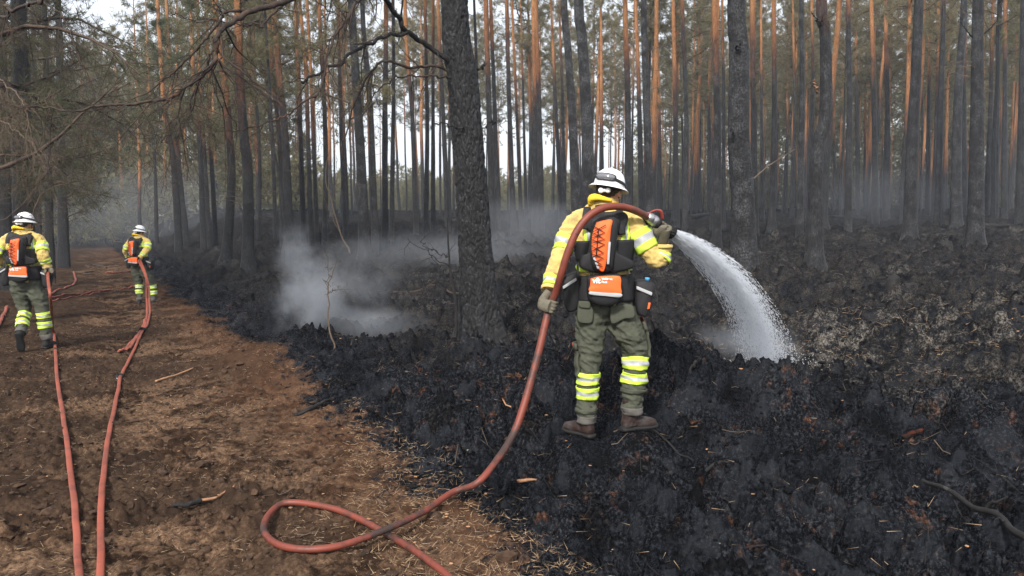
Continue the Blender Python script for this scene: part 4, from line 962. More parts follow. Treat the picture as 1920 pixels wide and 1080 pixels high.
def prism(out, yn, yf, inset=.012, rows=3, bulge=0.0):
    """pillow-edged panel; out = [(px,py)...] clockwise, near/far depth offset from the body axis"""
    o = np.array([L(x, y) for x, y in out]); m = len(o); o = catmull(np.vstack([o, o[:1]]), m*4+1)[:-1] if m > 4 else np.vstack([o[i]*(1-f)+o[(i+1) % m]*f for i in range(m) for f in (.06, .35, .65, .94)]); m = len(o)
    c = o.mean(0); d = o-c; ln = np.linalg.norm(d, axis=1)[:, None]; sh = lambda q: c+d*np.maximum(.1, (1-q/ln))
    R = [(o, yf), (o, yn+inset), (sh(inset*.3), yn+inset*.3), (sh(inset), yn), (c+(sh(inset)-c)*.5, yn-bulge*.8), (c+(sh(inset)-c)*.05, yn-bulge)]
    V = np.concatenate([np.column_stack([q[:, 0], np.full(m, y), q[:, 2]]) for q, y in R]); i = np.arange(len(R)-1)[:, None]*m; j = np.arange(m)[None]; k = (j+1) % m
    Q = np.stack([i+j, i+k, i+m+k, i+m+j], -1).reshape(-1, 4)
    V = np.vstack([V, [c[0], yf, c[2]], [c[0], yn-bulge, c[2]]]); e = (len(R)-1)*m; nV = len(V)
    T = [[nV-2, (q+1) % m, q] for q in range(m)]+[[nV-1, e+q, e+(q+1) % m] for q in range(m)]
    return V, Q, np.array(T)
def add_parts(name, parent, mats, *parts, smooth=True):
    a = Acc()
    for pr in parts:
        V, Q, T = pr[:3]; a.add(V, Q, T, pr[3] if len(pr) > 3 else 0)
    return link(name, a.mesh(name, [M[m] for m in mats], smooth), parent)
def ell(c, r, rot=None, V0=IV3, F0=IF3):
    V = V0*np.asarray(r); 
    if rot is not None: V = V @ np.array(rot.to_3x3()).T
    return V+np.asarray(c), np.zeros((0, 4), int), F0
def ring_solid(prof, sc=(1, 1, 1), ns=40):
    p = np.asarray(prof); V, Q = lathe(np.vstack([p, p[:1]]), ns); return V*np.asarray(sc), Q, np.zeros((0, 3), int)
def xf(part, Mx):
    V = np.asarray(part[0]); A = np.array(Mx); return (V @ A[:3, :3].T + A[:3, 3], *part[1:])
def grip(name, parent, A, u, n, W, Rh, vox, sgn=1, thumb=1, m='glove', wr_=.034):
    """gloved hand closed round a bar: A bar centre, u bar axis (towards the index finger), n towards the palm, W wrist"""
    A, u, n, W = (np.asarray(v, float) for v in (A, u, n, W)); u = u/np.linalg.norm(u); n = n-u*(n@u); n /= np.linalg.norm(n); b = np.cross(u, n)*sgn
    parts = []
    palm = A+n*(Rh+.020)
    kn = palm+b*.038; heel = palm-b*.035
    # palm: a flattened tube from heel to knuckles
    parts.append(tube(catmull([W, (W+heel)/2+n*.004, heel, palm, kn-n*.006], 20), np.interp(np.linspace(0, 1, 20), [0, .4, .7, 1], [wr_, wr_*1.02, .043, .042]), np.interp(np.linspace(0, 1, 20), [0, .4, .7, 1], [wr_*.85, .026, .021, .018]), u, 18))
    for i, o in enumerate((.034, .0115, -.011, -.033)):
        fr = (.0105, .011, .0108, .0095)[i]; rr = Rh+fr*.95; Lf = (1.0, 1.1, 1.04, .85)[i]
        ang = np.radians(np.array([35, 75, 120, 165, 205, 235])*1.0); ang = 35*math.pi/180+(ang-35*math.pi/180)*Lf
        pts = [kn+u*o*.95-b*.015-n*.004]+[A+u*o+(n*math.cos(q)+b*math.sin(q))*(rr+(.006 if k in (1, 3) else 0)) for k, q in enumerate(ang)]
        parts.append(tube(catmull(pts, 26), np.linspace(fr*1.12, fr*.85, 26), ref=u, ns=10))
    th = [heel+u*.028+n*.0, A+u*.040+(n*math.cos(-.9)+b*math.sin(-.9))*(Rh+.016), A+u*.046+(n*math.cos(-1.7)+b*math.sin(-1.7))*(Rh+.013), A+u*.040+(n*math.cos(-2.5)+b*math.sin(-2.5))*(Rh+.012)]
    parts.append(tube(catmull(th, 18), np.linspace(.017, .0115, 18), ref=n, ns=10))
    parts = [p for p in parts]
    a = []
    for p in parts:
        a.append(p)
        V, Q, T = p; n0 = T[:, 0].min()
        # round the ends
    for pts, r in ((th[-1], .0115),): a.append(ell(pts, (r,)*3, V0=IV2, F0=IF2))
    return remesh(name, a, vox, [M[m]], 2, parent, wr=lambda V: .0012*fbm(V[:, 0]*60, V[:, 1]*60, V[:, 2]*60, 2))
def boot(parent, ank, d, up, vox, m='boot'):
    ank, d, up = (np.asarray(v, float) for v in (ank, d, up)); up = up/np.linalg.norm(up); d = d-up*(d@up); d /= np.linalg.norm(d); s = np.cross(d, up)
    H = .095; base = ank-up*H                         # point on the sole under the ankle
    f = lambda x, z, y=0: base+d*x+up*z+s*y
    foot = tube(catmull([f(-.075, .045), f(-.04, .048), f(.03, .052), (f(.10, .043)), f(.16, .036), f(.195, .030)], 30), np.interp(np.linspace(0, 1, 30), [0, .12, .4, .7, .92, 1], [.022, .040, .042, .053, .045, .022]), np.interp(np.linspace(0, 1, 30), [0, .12, .4, .7, .92, 1], [.024, .043, .048, .038, .030, .018]), s, 20)
    shaft = tube(catmull([f(-.022, .03), f(-.018, .10), f(-.012, .17), f(-.012, .22)], 16), np.linspace(.045, .052, 16), np.linspace(.052, .058, 16), s, 18)
    b = remesh('boot', [foot, shaft, ell(f(-.035, .045), (.040, .045, .040))], vox, [M[m]], 3, parent, wr=lambda V: .002*fbm(V[:, 0]*40, V[:, 1]*40, V[:, 2]*55, 3))
    sole_c = catmull([f(-.085, .008), f(-.05, .008), f(.03, .009), f(.10, .008), f(.17, .010), f(.212, .018)], 26)
    V, Q, T = tube(sole_c, np.interp(np.linspace(0, 1, 26), [0, .1, .4, .7, .92, 1], [.022, .042, .038, .052, .042, .018]), .014, s, 16, power=.5); 
    add_parts('sole', b, ['rubber'], (V, Q, T))
    a = Acc()
    for k in range(6):
        z = .075+k*.02; c = f(.055-k*.010, z); a.add(*tube(catmull([c-s*.022, c+d*.008+up*.004, c+s*.022], 7), .0028, ns=5))
    link('lace', a.mesh('lace', [M['redpatch']]), b)
    return b
def firefighter(D, pel, yaw, pose, label, fine=True, zpel=None):
    vox = .0075 if fine else .012
    pel_w = P(pel[0], pel[1], D); zl = L(1133, 560)[2]
    root = empty('person', (pel_w[0], D, pel_w[2]-zl), label, 'person', 'firefighters in yellow jackets and white helmets', yaw)
    wrj = lambda V: .0095*fbm(V[:, 0]*13, V[:, 1]*13, V[:, 2]*16+1.7, 3)+.0070*(ridged(V[:, 0]*11+V[:, 2]*9, V[:, 1]*9, V[:, 2]*17, 2)-.7)
    wrt = lambda V: .0095*fbm(V[:, 0]*10, V[:, 1]*10, V[:, 2]*15, 3)+.0095*(ridged(V[:, 0]*8, V[:, 1]*8, V[:, 2]*19+V[:, 0]*8, 2)-.7)
    torso = Limb([L(1134, 570), L(1134, 540), L(1133, 505), L(1133, 480), L(1133, 450), L(1132, 425), L(1132, 406), L(1131, 394), L(1132, 384)],
                 [.180, .180, .172, .180, .200, .205, .165, .112, .072], [.125, .125, .118, .125, .135, .135, .115, .09, .07], power=.88)
    LA = Limb(pose['LA'], pose.get('LAr', [.070, .074, .070, .066, .060, .052, .046]), ref=(0, 1, 0))
    RA = Limb(pose['RA'], pose.get('RAr', [.070, .080, .076, .074, .064, .054, .046]), ref=(0, 1, 0))
    LL = Limb(pose['LL'], pose.get('LLr', [.112, .112, .102, .086, .074, .070, .068, .060]), pose.get('LLq', [.12, .118, .108, .095, .086, .080, .074, .064]))
    RL = Limb(pose['RL'], pose.get('RLr', [.112, .114, .108, .090, .082, .079, .076, .064]), pose.get('RLq', [.12, .12, .112, .10, .090, .085, .08, .068]))
    # --- body: one continuous figure under the clothes, with head and face
    hc = np.array(L(1141, 356)); hy = pose.get('head', -32); HM = Matrix.Translation(hc) @ Matrix.Rotation(rad(hy), 4, 'Z') @ Matrix.Rotation(rad(-6), 4, 'X')
    hp = [ell((0, 0, .018), (.076, .094, .098)), ell((0, .030, -.055), (.058, .062, .052)), ell((0, .058, -.088), (.026, .026, .022)), ell((0, .094, -.028), (.012, .020, .016)), ell((0, .086, -.010), (.009, .014, .024)),
          ell((0, .078, .012), (.052, .018, .012)), ell((0, .082, -.062), (.024, .014, .011)), ell((-.046, .066, -.035), (.022, .02, .024)), ell((.046, .066, -.035), (.022, .02, .024)),
          ell((-.080, -.004, -.022), (.010, .020, .032), Matrix.Rotation(.35, 4, 'Z')), ell((.080, -.004, -.022), (.010, .020, .032), Matrix.Rotation(-.35, 4, 'Z'))]
    hp = [xf(p, HM) for p in hp]
    neck = tube(catmull([L(1133, 408), L(1135, 388, .01), hc+[0, .0, -.04]], 12), np.linspace(.066, .058, 12), ns=18)
    inner = [tube(torso.C, torso.rx*.86, torso.ry*.86, ns=20)] + [tube(l.C, np.maximum(l.rx*.70, .024), ref=(0, 1, 0) if l in (LA, RA) else (1, 0, 0), ns=14) for l in (LA, RA, LL, RL)]
    body = remesh('body', hp+[neck]+inner, .0065 if fine else .011, [M['skin']], 2, root)
    for sx in (-1, 1):
        e = add_parts('eye', body, ['white'], xf(ell((sx*.031, .080, -.006), (.012, .010, .008), V0=IV2, F0=IF2), HM)); add_parts('pupil', e, ['rubber'], xf(ell((sx*.031, .0885, -.006), (.0045, .003, .0045), V0=IV2, F0=IF2), HM))
        add_parts('eyebrow', body, ['hair'], xf(ell((sx*.032, .092, .010), (.018, .004, .004), V0=IV2, F0=IF2), HM))
    add_parts('mouth', body, ['redpatch'], xf(ell((0, .0955, -.062), (.020, .004, .0035), V0=IV2, F0=IF2), HM))
    add_parts('hair', body, ['hair'], xf(ell((0, -.010, .024), (.080, .094, .098)), HM), xf(ell((0, -.050, -.022), (.066, .050, .044)), HM))
    # --- clothes
    jk = [torso.tube(), LA.tube(), RA.tube(), ell(L(1088, 414), (.078, .088, .080)), ell(L(1177, 416), (.080, .088, .084)), tube(catmull([L(1085, 408), L(1110, 398), L(1133, 394), L(1158, 400), L(1180, 410)], 20), [.052]*20, [.070]*20, (0, 0, 1), 16)]
    jacket = remesh('jacket', jk, vox, [M['jacket']], 5, root, wr=wrj)
    tr = [tube(catmull([L(1134, 538), L(1134, 560), L(1134, 580), L(1134, 600)], 14), [.176]*5+[.186]*4+[.17, .15, .12, .10, .08], [.125]*9+[.12, .11, .10, .09, .08], ns=26), LL.tube(), RL.tube(), ell(L(1110, 572, -.03), (.095, .10, .11)), ell(L(1158, 572, -.03), (.095, .10, .11))]
    trousers = remesh('trousers', tr, vox, [M['trouser']], 5, root, wr=wrt)
    st = ['lime', 'silver']; S3 = [0, 1, 0]
    kw = dict(stripes=S3, off=.0090, nt=13, wr=wrj)
    add_band('reflective_band', jacket, LA, *pose.get('b1', (.30, .46)), st, **kw); add_band('reflective_band', jacket, LA, *pose.get('b2', (.78, .92)), st, **kw)
    add_band('reflective_band', jacket, RA, *pose.get('b3', (.26, .43)), st, slant=pose.get('sl', 0), **kw); add_band('reflective_band', jacket, RA, *pose.get('b4', (.66, .80)), st, **kw)
    add_band('cuff', jacket, LA, .94, 1.0, ['jacket'], off=.012, nt=5); add_band('cuff', jacket, RA, .93, 1.0, ['jacket'], off=.014, nt=5)
    for a_ in (233, 299):
        for i, (q, mm) in enumerate(((0, 'lime'), (7, 'silver'), (14, 'lime'))):
            add_band('reflective_stripe', jacket, torso, .40, .70, [mm], a0=a_+q-3.6, a1=a_+q+3.6, off=.0115, nt=12, na=5, wr=wrj)
    add_band('reflective_band', jacket, torso, .240, .30, ['lime', 'silver'], off=.014, stripes=[0, 0, 1], nt=8, wr=wrj)
    kt = dict(stripes=S3, off=.0085, nt=13, wr=wrt)
    for l, bs in ((LL, pose['bl']), (RL, pose['br'])):
        for t0, t1 in bs: add_band('reflective_band', trousers, l, t0, t1, st, **kt)
        add_band('gaiter', trousers, l, pose.get('gt', .90), 1.0, ['grey_gaiter'], off=.006, nt=6, wr=wrt)
    # pockets on the trousers
    if fine:
        add_band('thigh_pocket', trousers, LL, .36, .60, ['trouser'], a0=150, a1=232, off=.020, th=.02, nt=12, na=10, wr=wrt)
        add_band('pocket_flap', trousers, LL, .34, .39, ['trouser'], a0=146, a1=236, off=.026, th=.02, nt=4, na=10, wr=wrt)
        add_band('pocket_tab', trousers, LL, .345, .37, ['redpatch'], a0=178, a1=205, off=.030, nt=3, na=6)
        add_band('thigh_pocket', trousers, RL, .26, .50, ['trouser'], a0=278, a1=372, off=.020, th=.02, nt=12, na=10, wr=wrt)
        add_band('pocket_flap', trousers, RL, .235, .30, ['trouser'], a0=274, a1=376, off=.026, th=.02, nt=4, na=10, wr=wrt)
        add_band('pocket_tab', trousers, RL, .205, .255, ['redpatch'], a0=305, a1=352, off=.030, nt=3, na=6)
        add_parts('seat_pocket', trousers, ['trouser'], prism([(1081, 566), (1106, 570), (1107, 598), (1094, 602), (1080, 596)], -.146, -.08, .008)); add_parts('pocket_flap', trousers, ['trouser'], prism([(1082, 561), (1102, 562), (1103, 570), (1099, 574), (1082, 571)], -.160, -.10, .005))
        add_parts('seat_pocket', trousers, ['trouser'], prism([(1140, 570), (1178, 568), (1184, 590), (1165, 594), (1142, 602)], -.143, -.08, .008))
        add_band('knee_cuff', trousers, LL, .87, .905, ['trouser'], off=.008, nt=4, wr=wrt); add_band('knee_cuff', trousers, RL, .78, .81, ['trouser'], off=.012, nt=4, wr=wrt)
        add_band('arm_patch', jacket, RA, .10, .26, ['strap'], a0=pose.get('pa', 20), a1=pose.get('pa', 20)+50, off=.013, nt=6, na=8, wr=wrj)
        add_band('shoulder_badge', jacket, torso, .71, .78, ['redpatch'], a0=214, a1=236, off=.007, nt=5, na=6, wr=wrj)
    # collar and scarf
    col = remesh('collar', [tube(catmull([L(1131, 397), L(1131, 386), L(1132, 376), L(1133, 370)], 14), np.linspace(.098, .083, 14), np.linspace(.092, .078, 14), ns=26)], vox*.8, [M['jacket']], 2, root, wr=lambda V: .004*fbm(V[:, 0]*16, V[:, 1]*16, V[:, 2]*30, 3))
    add_parts('scarf', root, ['collar'], *[(V+.003*perlin(V[:, 0]*40, V[:, 1]*40, V[:, 2]*60)[:, None], Q, T) for V, Q, T in [
        tube(catmull([L(1109, 384, -.03), L(1108, 374, -.05), L(1116, 370, -.09), L(1130, 372, -.10), L(1146, 377, -.085)], 22), np.interp(np.linspace(0, 1, 22), [0, .3, 1], [.016, .030, .010]), np.interp(np.linspace(0, 1, 22), [0, .3, 1], [.022, .022, .010]), (0, 0, 1), 12),
        tube(catmull([L(1146, 380, -.06), L(1155, 380, 0), L(1154, 378, .07), L(1135, 378, .10), L(1114, 380, .07), L(1109, 384, -.02)], 22), [.014]*22, ns=10)]])
    if fine:
        th = np.linspace(0, 2*math.pi*22, 360); base = catmull([L(1116, 387, -.112), L(1126, 385, -.125), L(1140, 384, -.125), L(1152, 385, -.105)], 360)
        coil = base+np.stack([0*th, np.cos(th)*.006, np.sin(th)*.006], 1); add_parts('coiled_cable', root, ['rubber'], tube(coil, .0022, ns=5, ref=(0, 0, 1)))
    # --- gloves, boots
    for g in pose['grips']: grip('glove', root, *g, vox=.0042 if fine else .008)
    for q in pose['boots']: boot(root, *q, vox=.0065 if fine else .010, m=pose.get('bootm', 'boot'))
    # --- helmet
    HL = Matrix.Translation(np.array(L(1142, 351))) @ Matrix.Rotation(rad(pose.get('roll', 9)), 4, 'Y') @ Matrix.Rotation(rad(hy*.6), 4, 'Z') @ Matrix.Rotation(rad(-5), 4, 'X')
    dome = [(.0, .128), (.03, .126), (.060, .115), (.085, .092), (.100, .060), (.106, .025), (.108, .0), (.104, .0), (.101, .025), (.094, .058), (.080, .087), (.056, .108), (.03, .119), (0, .121)]
    hm = add_parts('helmet', root, ['white'], xf(ring_solid(dome, (1, 1.16, 1), 48), HL))
    add_parts('brim', hm, ['white'], xf(ring_solid([(.103, .006), (.120, .001), (.136, -.012), (.1385, -.017), (.135, -.016), (.118, -.005), (.103, 0)], (1, 1.17, 1), 48), HL))
    rp = [tube(catmull([(x*1.0, -.118, .02), (x*.95, -.10, .075), (x*.8, -.045, .124-abs(x)*.4), (x*.8, .045, .124-abs(x)*.4), (x*.95, .10, .075), (x, .118, .02)], 24), .006, .004, ns=6) for x in (-.028, 0, .028)]
    add_parts('helmet_ridge', hm, ['white'], *[xf(p, HL) for p in rp])
    e = np.linspace(0, 2*math.pi, 49)
    gst = np.stack([.108*np.cos(e), .126*np.sin(e), .040+.016*np.cos(e+2.6)], 1)
    gg = add_parts('goggles', hm, ['strap'], xf(tube(gst, .004, .011, (0, 0, 1), 8, caps=False)[:2]+(np.zeros((0, 3), int),), HL)) if False else add_parts('goggles', hm, ['strap'], xf(tube(gst, .011, .004, (0, 0, 1), 8), HL))
    def patch(a0, a1, z0, z1, r, th, rows=5, rnd=.35):
        a = np.radians(np.linspace(a0, a1, 25)); out = []
        for rr, in ((r,), (r-th,)):
            for k in range(rows):
                f = k/(rows-1)*2-1; w_ = np.sqrt(np.clip(1-np.abs(np.linspace(-1, 1, 25))**4*.75, .05, 1)); zc = (z0+z1)/2
                rb = rr-.006*f*f
                out.append(np.stack([rb*np.cos(a), rb*1.15*np.sin(a), zc+f*w_*(z1-z0)/2], 1))
        V = np.concatenate(out); Q = []
        for s0 in (0, rows*25):
            for k in range(rows-1):
                for j in range(24): q = s0+k*25+j; Q.append([q, q+1, q+26, q+25] if s0 == 0 else [q+1, q, q+25, q+26])
        o = rows*25
        for j in range(24): Q += [[j+1, j, o+j, o+j+1], [(rows-1)*25+j, (rows-1)*25+j+1, o+(rows-1)*25+j+1, o+(rows-1)*25+j]]
        for k in range(rows-1): Q += [[k*25, (k+1)*25, o+(k+1)*25, o+k*25], [(k+1)*25+24, k*25+24, o+k*25+24, o+(k+1)*25+24]]
        return V, np.array(Q), np.zeros((0, 3), int)
    g0 = pose.get('gog', 252)-hy*.6
    add_parts('goggle_frame', gg, ['strap'], xf(patch(g0-38, g0+38, .022, .074, .121, .020), HL)); add_parts('goggle_lens', gg, ['lens'], xf(patch(g0-32, g0+32, .029, .067, .1265, .006), HL))
    add_parts('head_band', root, ['strap'], xf(ring_solid([(.080, .012), (.086, .01), (.088, -.015), (.082, -.040), (.076, -.038)], (1, 1.17, 1), 40), HL))
    hb = add_parts('headlamp_pack', root, ['white'], ell(L(1127, 357, -.112), (.019, .012, .019)), ell(L(1140, 357, -.113), (.019, .012, .018)), ell(L(1134, 357, -.112), (.02, .009, .012)))
    add_parts('chin_strap', root, ['strap'], xf(tube(catmull([(.078, .01, -.01), (.070, .035, -.06), (.03, .06, -.112), (-.03, .06, -.112), (-.070, .035, -.06), (-.078, .01, -.01)], 30), .008, .003, (0, 1, 0), 6), HL))
    bpy.context.view_layer.update()
    # --- harness with pack: worn gear, a thing of its own
    pk = empty('backpack', root.location, pose['pack_label'], 'backpack', 'orange and black packs worn by the firefighters', yaw)
    body_o = [(1104, 412), (1120, 405), (1146, 404), (1156, 412), (1152, 440), (1150, 462), (1158, 480), (1178, 486), (1180, 500), (1150, 508), (1120, 510), (1090, 503), (1083, 494), (1086, 478), (1098, 474), (1102, 450)]
    add_parts('pack_body', pk, ['black_cloth'], prism(body_o, -.190, -.09, .02, bulge=.01))
    add_parts('pack_front', pk, ['black_cloth'], prism([(1107, 416), (1122, 407), (1148, 410), (1150, 440), (1144, 480), (1138, 504), (1116, 507), (1104, 495), (1101, 470), (1103, 440)], -.245, -.15, .03, bulge=.012))
    add_parts('orange_panel', pk, ['orange_cloth'], prism([(1111, 417), (1124, 414), (1139, 413), (1137, 430), (1134, 460), (1128, 492), (1122, 506), (1110, 494), (1103, 470), (1104, 440)], -.266, -.235, .010, bulge=.008))
    for x0, x1, yy0, yy1 in ((1134, 1131, 452, 492), (1105, 1114, 478, 500)):
        add_parts('grey_strip', pk, ['silver'], prism([(x0-2, yy0), (x0+2, yy0), (x1+2, yy1), (x1-2, yy1)], -.280, -.262, .002))
    cz = [(1110, 422), (1134, 436), (1106, 448), (1134, 458), (1104, 474), (1132, 484), (1108, 494), (1130, 500)]
    cd = [L(x, y, -.278-.004*(i % 2)) for i, (x, y) in enumerate(cz)]; cz2 = [(1136, 422), (1110, 436), (1134, 448), (1104, 458), (1132, 474), (1106, 484), (1128, 496)]
    cd2 = [L(x, y, -.283) for x, y in cz2]
    lin = lambda pts: np.concatenate([np.linspace(pts[i], pts[i+1], 4)[:-1] for i in range(len(pts)-1)]+[[pts[-1]]])
    add_parts('bungee_cord', pk, ['rubber'], tube(lin(cd), .0030, ref=(0, 1, 0), ns=5), tube(lin(cd2), .0030, ref=(0, 1, 0), ns=5), tube(lin([L(1122, 430, -.285), L(1118, 480, -.285)]), .0035, ref=(0, 1, 0), ns=5), ell(L(1121, 436, -.286), (.006, .006, .006), V0=IV2, F0=IF2), ell(L(1118, 474, -.286), (.006, .006, .008), V0=IV2, F0=IF2))
    for pts in (([(1096, 430, -.150), (1098, 412, -.148), (1100, 398, -.115), (1101, 390, -.04), (1099, 396, .06), (1097, 420, .14), (1095, 470, .15)]), ([(1166, 440, -.150), (1165, 420, -.150), (1163, 404, -.125), (1160, 393, -.04), (1162, 398, .06), (1166, 420, .14), (1168, 470, .15)])):
        add_parts('shoulder_strap', pk, ['black_cloth'], tube(catmull([L(*p) for p in pts], 36), .026, .010, (1, 0, 0), 10, power=.7))
    add_parts('yoke', pk, ['black_cloth'], prism([(1094, 402), (1110, 392), (1131, 398), (1158, 396), (1172, 406), (1168, 426), (1152, 440), (1106, 436), (1092, 424)], -.160, -.05, .02))
    add_band('lumbar_wrap', pk, torso, .335, .50, ['black_cloth'], off=.020, a0=172, a1=368, th=.012, nt=8)
    add_band('hip_belt', pk, torso, .03, .215, ['black_cloth'], off=.024, th=.014, nt=10)
    for x in (1083, 1108, 1154, 1176): add_parts('lift_strap', pk, ['strap'], tube(lin([L(x, 494, -.165), L(x+1, 520, -.165)]), .007, .002, (1, 0, 0), 6, power=.6))
    pouch = add_parts('lumbar_pouch', pk, ['black_cloth'], prism([(1097, 516), (1118, 511), (1150, 511), (1157, 516), (1158, 548), (1154, 560), (1138, 568), (1118, 568), (1102, 560), (1097, 548)], -.245, -.13, .03, bulge=.006))
    add_parts('orange_flap', pouch, ['orange_cloth'], prism([(1101, 518), (1118, 514), (1148, 513), (1155, 518), (1155, 533), (1154.5, 546), (1128, 544), (1099, 541), (1100, 530)], -.258, -.235, .006, bulge=.004))
    add_parts('grey_strip', pouch, ['silver'], prism([(1099, 540.5), (1126, 543), (1154.5, 544.5), (1153, 551), (1126, 549), (1099, 546)], -.264, -.240, .002))
    # side pouches with bottle pockets
    for s, o in (('l', [(1051, 520), (1066, 514), (1084, 511), (1085, 545), (1082, 574), (1072, 583), (1060, 578), (1056, 550)]), ('r', [(1190, 527), (1206, 524), (1224, 533), (1220, 560), (1212, 586), (1206, 592), (1193, 586), (1189, 560)])):
        sp = add_parts('side_pouch', pk, ['black_cloth'], prism(o, -.09, .06, .02, bulge=.012))
        g = [(1053, 535), (1078, 519), (1079, 524), (1054, 540)] if s == 'l' else [(1189, 534), (1218, 546), (1217, 552), (1189, 540)]
        add_parts('grey_strip', sp, ['silver'], prism(g, -.112, -.085, .002)); 
        if s == 'r': add_parts('orange_tag', sp, ['orange_cloth'], prism([(1211, 565), (1215, 565), (1213, 576), (1209, 577)], -.108, -.085, .002)); add_parts('drawstring', sp, ['strap'], tube(catmull([L(1222, 535, -.02), L(1230, 548, -.03), L(1233, 562, -.03), L(1231, 576, -.02)], 14), .004, ns=5))
        else: add_parts('drawstring', sp, ['strap'], tube(catmull([L(1054, 530, -.02), L(1050, 548, -.03), L(1050, 570, -.02)], 14), .004, ns=5))
    for txt, x, y, sz in (('vft', 1111, 530.5, .050), ('Vallfirest', 1128, 524.5, .020), ('Pack', 1128, 530.5, .020)) if pose.get('text', True) else ():
        cu = bpy.data.curves.new('text', 'FONT'); cu.body = txt; cu.size = sz; cu.extrude = .0008; cu.offset = .0016 if txt == 'vft' else .0006; to = bpy.data.objects.new('t', cu); COL.objects.link(to)
        bpy.context.view_layer.update(); me = bpy.data.meshes.new_from_object(to.evaluated_get(bpy.context.evaluated_depsgraph_get())); bpy.data.objects.remove(to); me.materials.clear(); me.materials.append(M['white_print'])
        o = link('lettering', me, pouch); o.location = L(x, y, -.2685); o.rotation_euler = (rad(90), rad(2), 0)
    # bottle
    if pose.get('bottle', True):
        bt = empty('water_bottle', (0, 0, 0), pose['bottle_label'], 'bottle', None); Lb = np.array(L(1211, 545, -.02)); Wm = Matrix.LocRotScale(root.location, root.rotation_euler, None); bt.location = Wm @ Vector(Lb); bt.rotation_euler = (0, rad(6), yaw)
        add_parts('bottle_body', bt, ['bottle'], ring_solid([(.0, -.10), (.030, -.10), (.032, -.06), (.032, .02), (.028, .045), (.014, .062), (.012, .075), (0, .075)], ns=20)); add_parts('bottle_cap', bt, ['blue_cap'], ring_solid([(0, .070), (.0155, .070), (.0165, .088), (.014, .092), (0, .092)], ns=16))
    return root, pk
# the one with the hose, back to the viewer
lh, rh = L(1031, 574, -.24), L(1240, 427, -.06)
main_pose = dict(
    LA=[L(1092, 410), L(1076, 424), L(1062, 450, -.02), L(1052, 478, -.06), L(1042, 505, -.12), L(1034, 528, -.17), L(1030, 545, -.205)],
    RA=[L(1172, 410), L(1186, 424), L(1204, 452, -.02), L(1224, 482, -.04), L(1236, 486, -.03), L(1242, 472, -.02), L(1243, 458, -.02)],
    RAr=[.074, .088, .080, .064, .066, .058, .052],
    LL=[L(1111, 570), L(1109, 600), L(1107, 632), L(1105, 664), L(1103, 700), L(1102, 730), L(1100, 762), L(1099, 792)],
    RL=[L(1157, 570), L(1166, 598), L(1180, 628), L(1190, 655, .02), L(1191, 684), L(1189, 712), L(1187, 745), L(1185, 776)],
    bl=[(.560, .660), (.690, .790)], br=[(.505, .605), (.640, .735)], gt=.935, sl=.0, b3=(.24, .42), b4=(.70, .83), pa=60,
    grips=[(lh, L(1040, 545, -.24)-lh, (-.75, -.65, 0), L(1029, 548, -.21), .028), (rh, (.045, .02, -.030), (-.15, -.85, -.55), L(1242, 459, -.03), .026)],
    boots=[(L(1097, 791), (-.62, .75, .02), (0, 0, 1)), (L(1184, 780), (.90, .40, .04), (0, 0, 1))],
    pack_label='orange and black bungee-laced harness pack on the back of the big hose-holding firefighter',
    bottle_label='clear water bottle with blue cap in the right hip pouch of the big firefighter', roll=9, gog=246)
main, mpack = firefighter(D_MAIN, (1133, 560), 0, main_pose, 'big firefighter seen from behind, standing on black ash and spraying water from a red hose')
print('main ff', time.time()-T_START)
def E(x, y, p, k, dy=0.): return L(1133+(x-p[0])*k, 560+(y-p[1])*k, dy)
kl, pl = D_LEFT/D_MAIN, (48, 523)
e = lambda x, y, dy=0.: E(x, y, pl, kl, dy)
left_hand = e(92, 511, -.10)
left_pose = dict(
    LA=[L(1092, 410), L(1076, 424), L(1060, 448, -.04), L(1050, 474, -.08), L(1056, 492, -.02), L(1064, 508, .06), L(1072, 520, .13)],
    RA=[L(1172, 410), L(1184, 424), L(1196, 446, -.05), L(1204, 472, -.10), L(1208, 488, -.09), L(1210, 504, -.07), L(1212, 520, -.06)],
    LL=[L(1111, 570), L(1112, 600, .02), L(1114, 630, .05), L(1118, 664, .06), L(1122, 690, .0), L(1124, 715, -.08), L(1127, 740, -.15), L(1130, 762, -.22)],
    RL=[L(1157, 570), L(1164, 600), L(1174, 630), L(1180, 662), L(1184, 690), L(1186, 715), L(1188, 745), L(1190, 780)],
    bl=[(.56, .67), (.72, .83)], br=[(.53, .65), (.72, .83)], gt=.93,
    grips=[(left_hand, (-.1, .3, .95), (.9, .1, 0), L(1214, 524, -.06), .030), (L(1078, 545, .19), (0, .2, 1), (-1, 0, 0), L(1073, 523, .14), .02)],
    boots=[(L(1131, 768, -.24), (0, .42, -.9), (0, .9, .42)), (L(1190, 786), (.25, .95, .0), (0, 0, 1))], bootm='rubber',
    pack_label='orange and black harness pack on the back of the leftmost firefighter', bottle_label='small clear bottle in the hip pouch of the leftmost firefighter', roll=0, head=-25, gog=235, text=True)
left, lpack = firefighter(D_LEFT, pl, rad(17), left_pose, 'firefighter at the left edge walking away up the track, one boot sole showing', fine=False)
kf, pf = D_FAR/D_MAIN, (262, 496)
far_hand = E(271, 487, pf, kf, -.20)
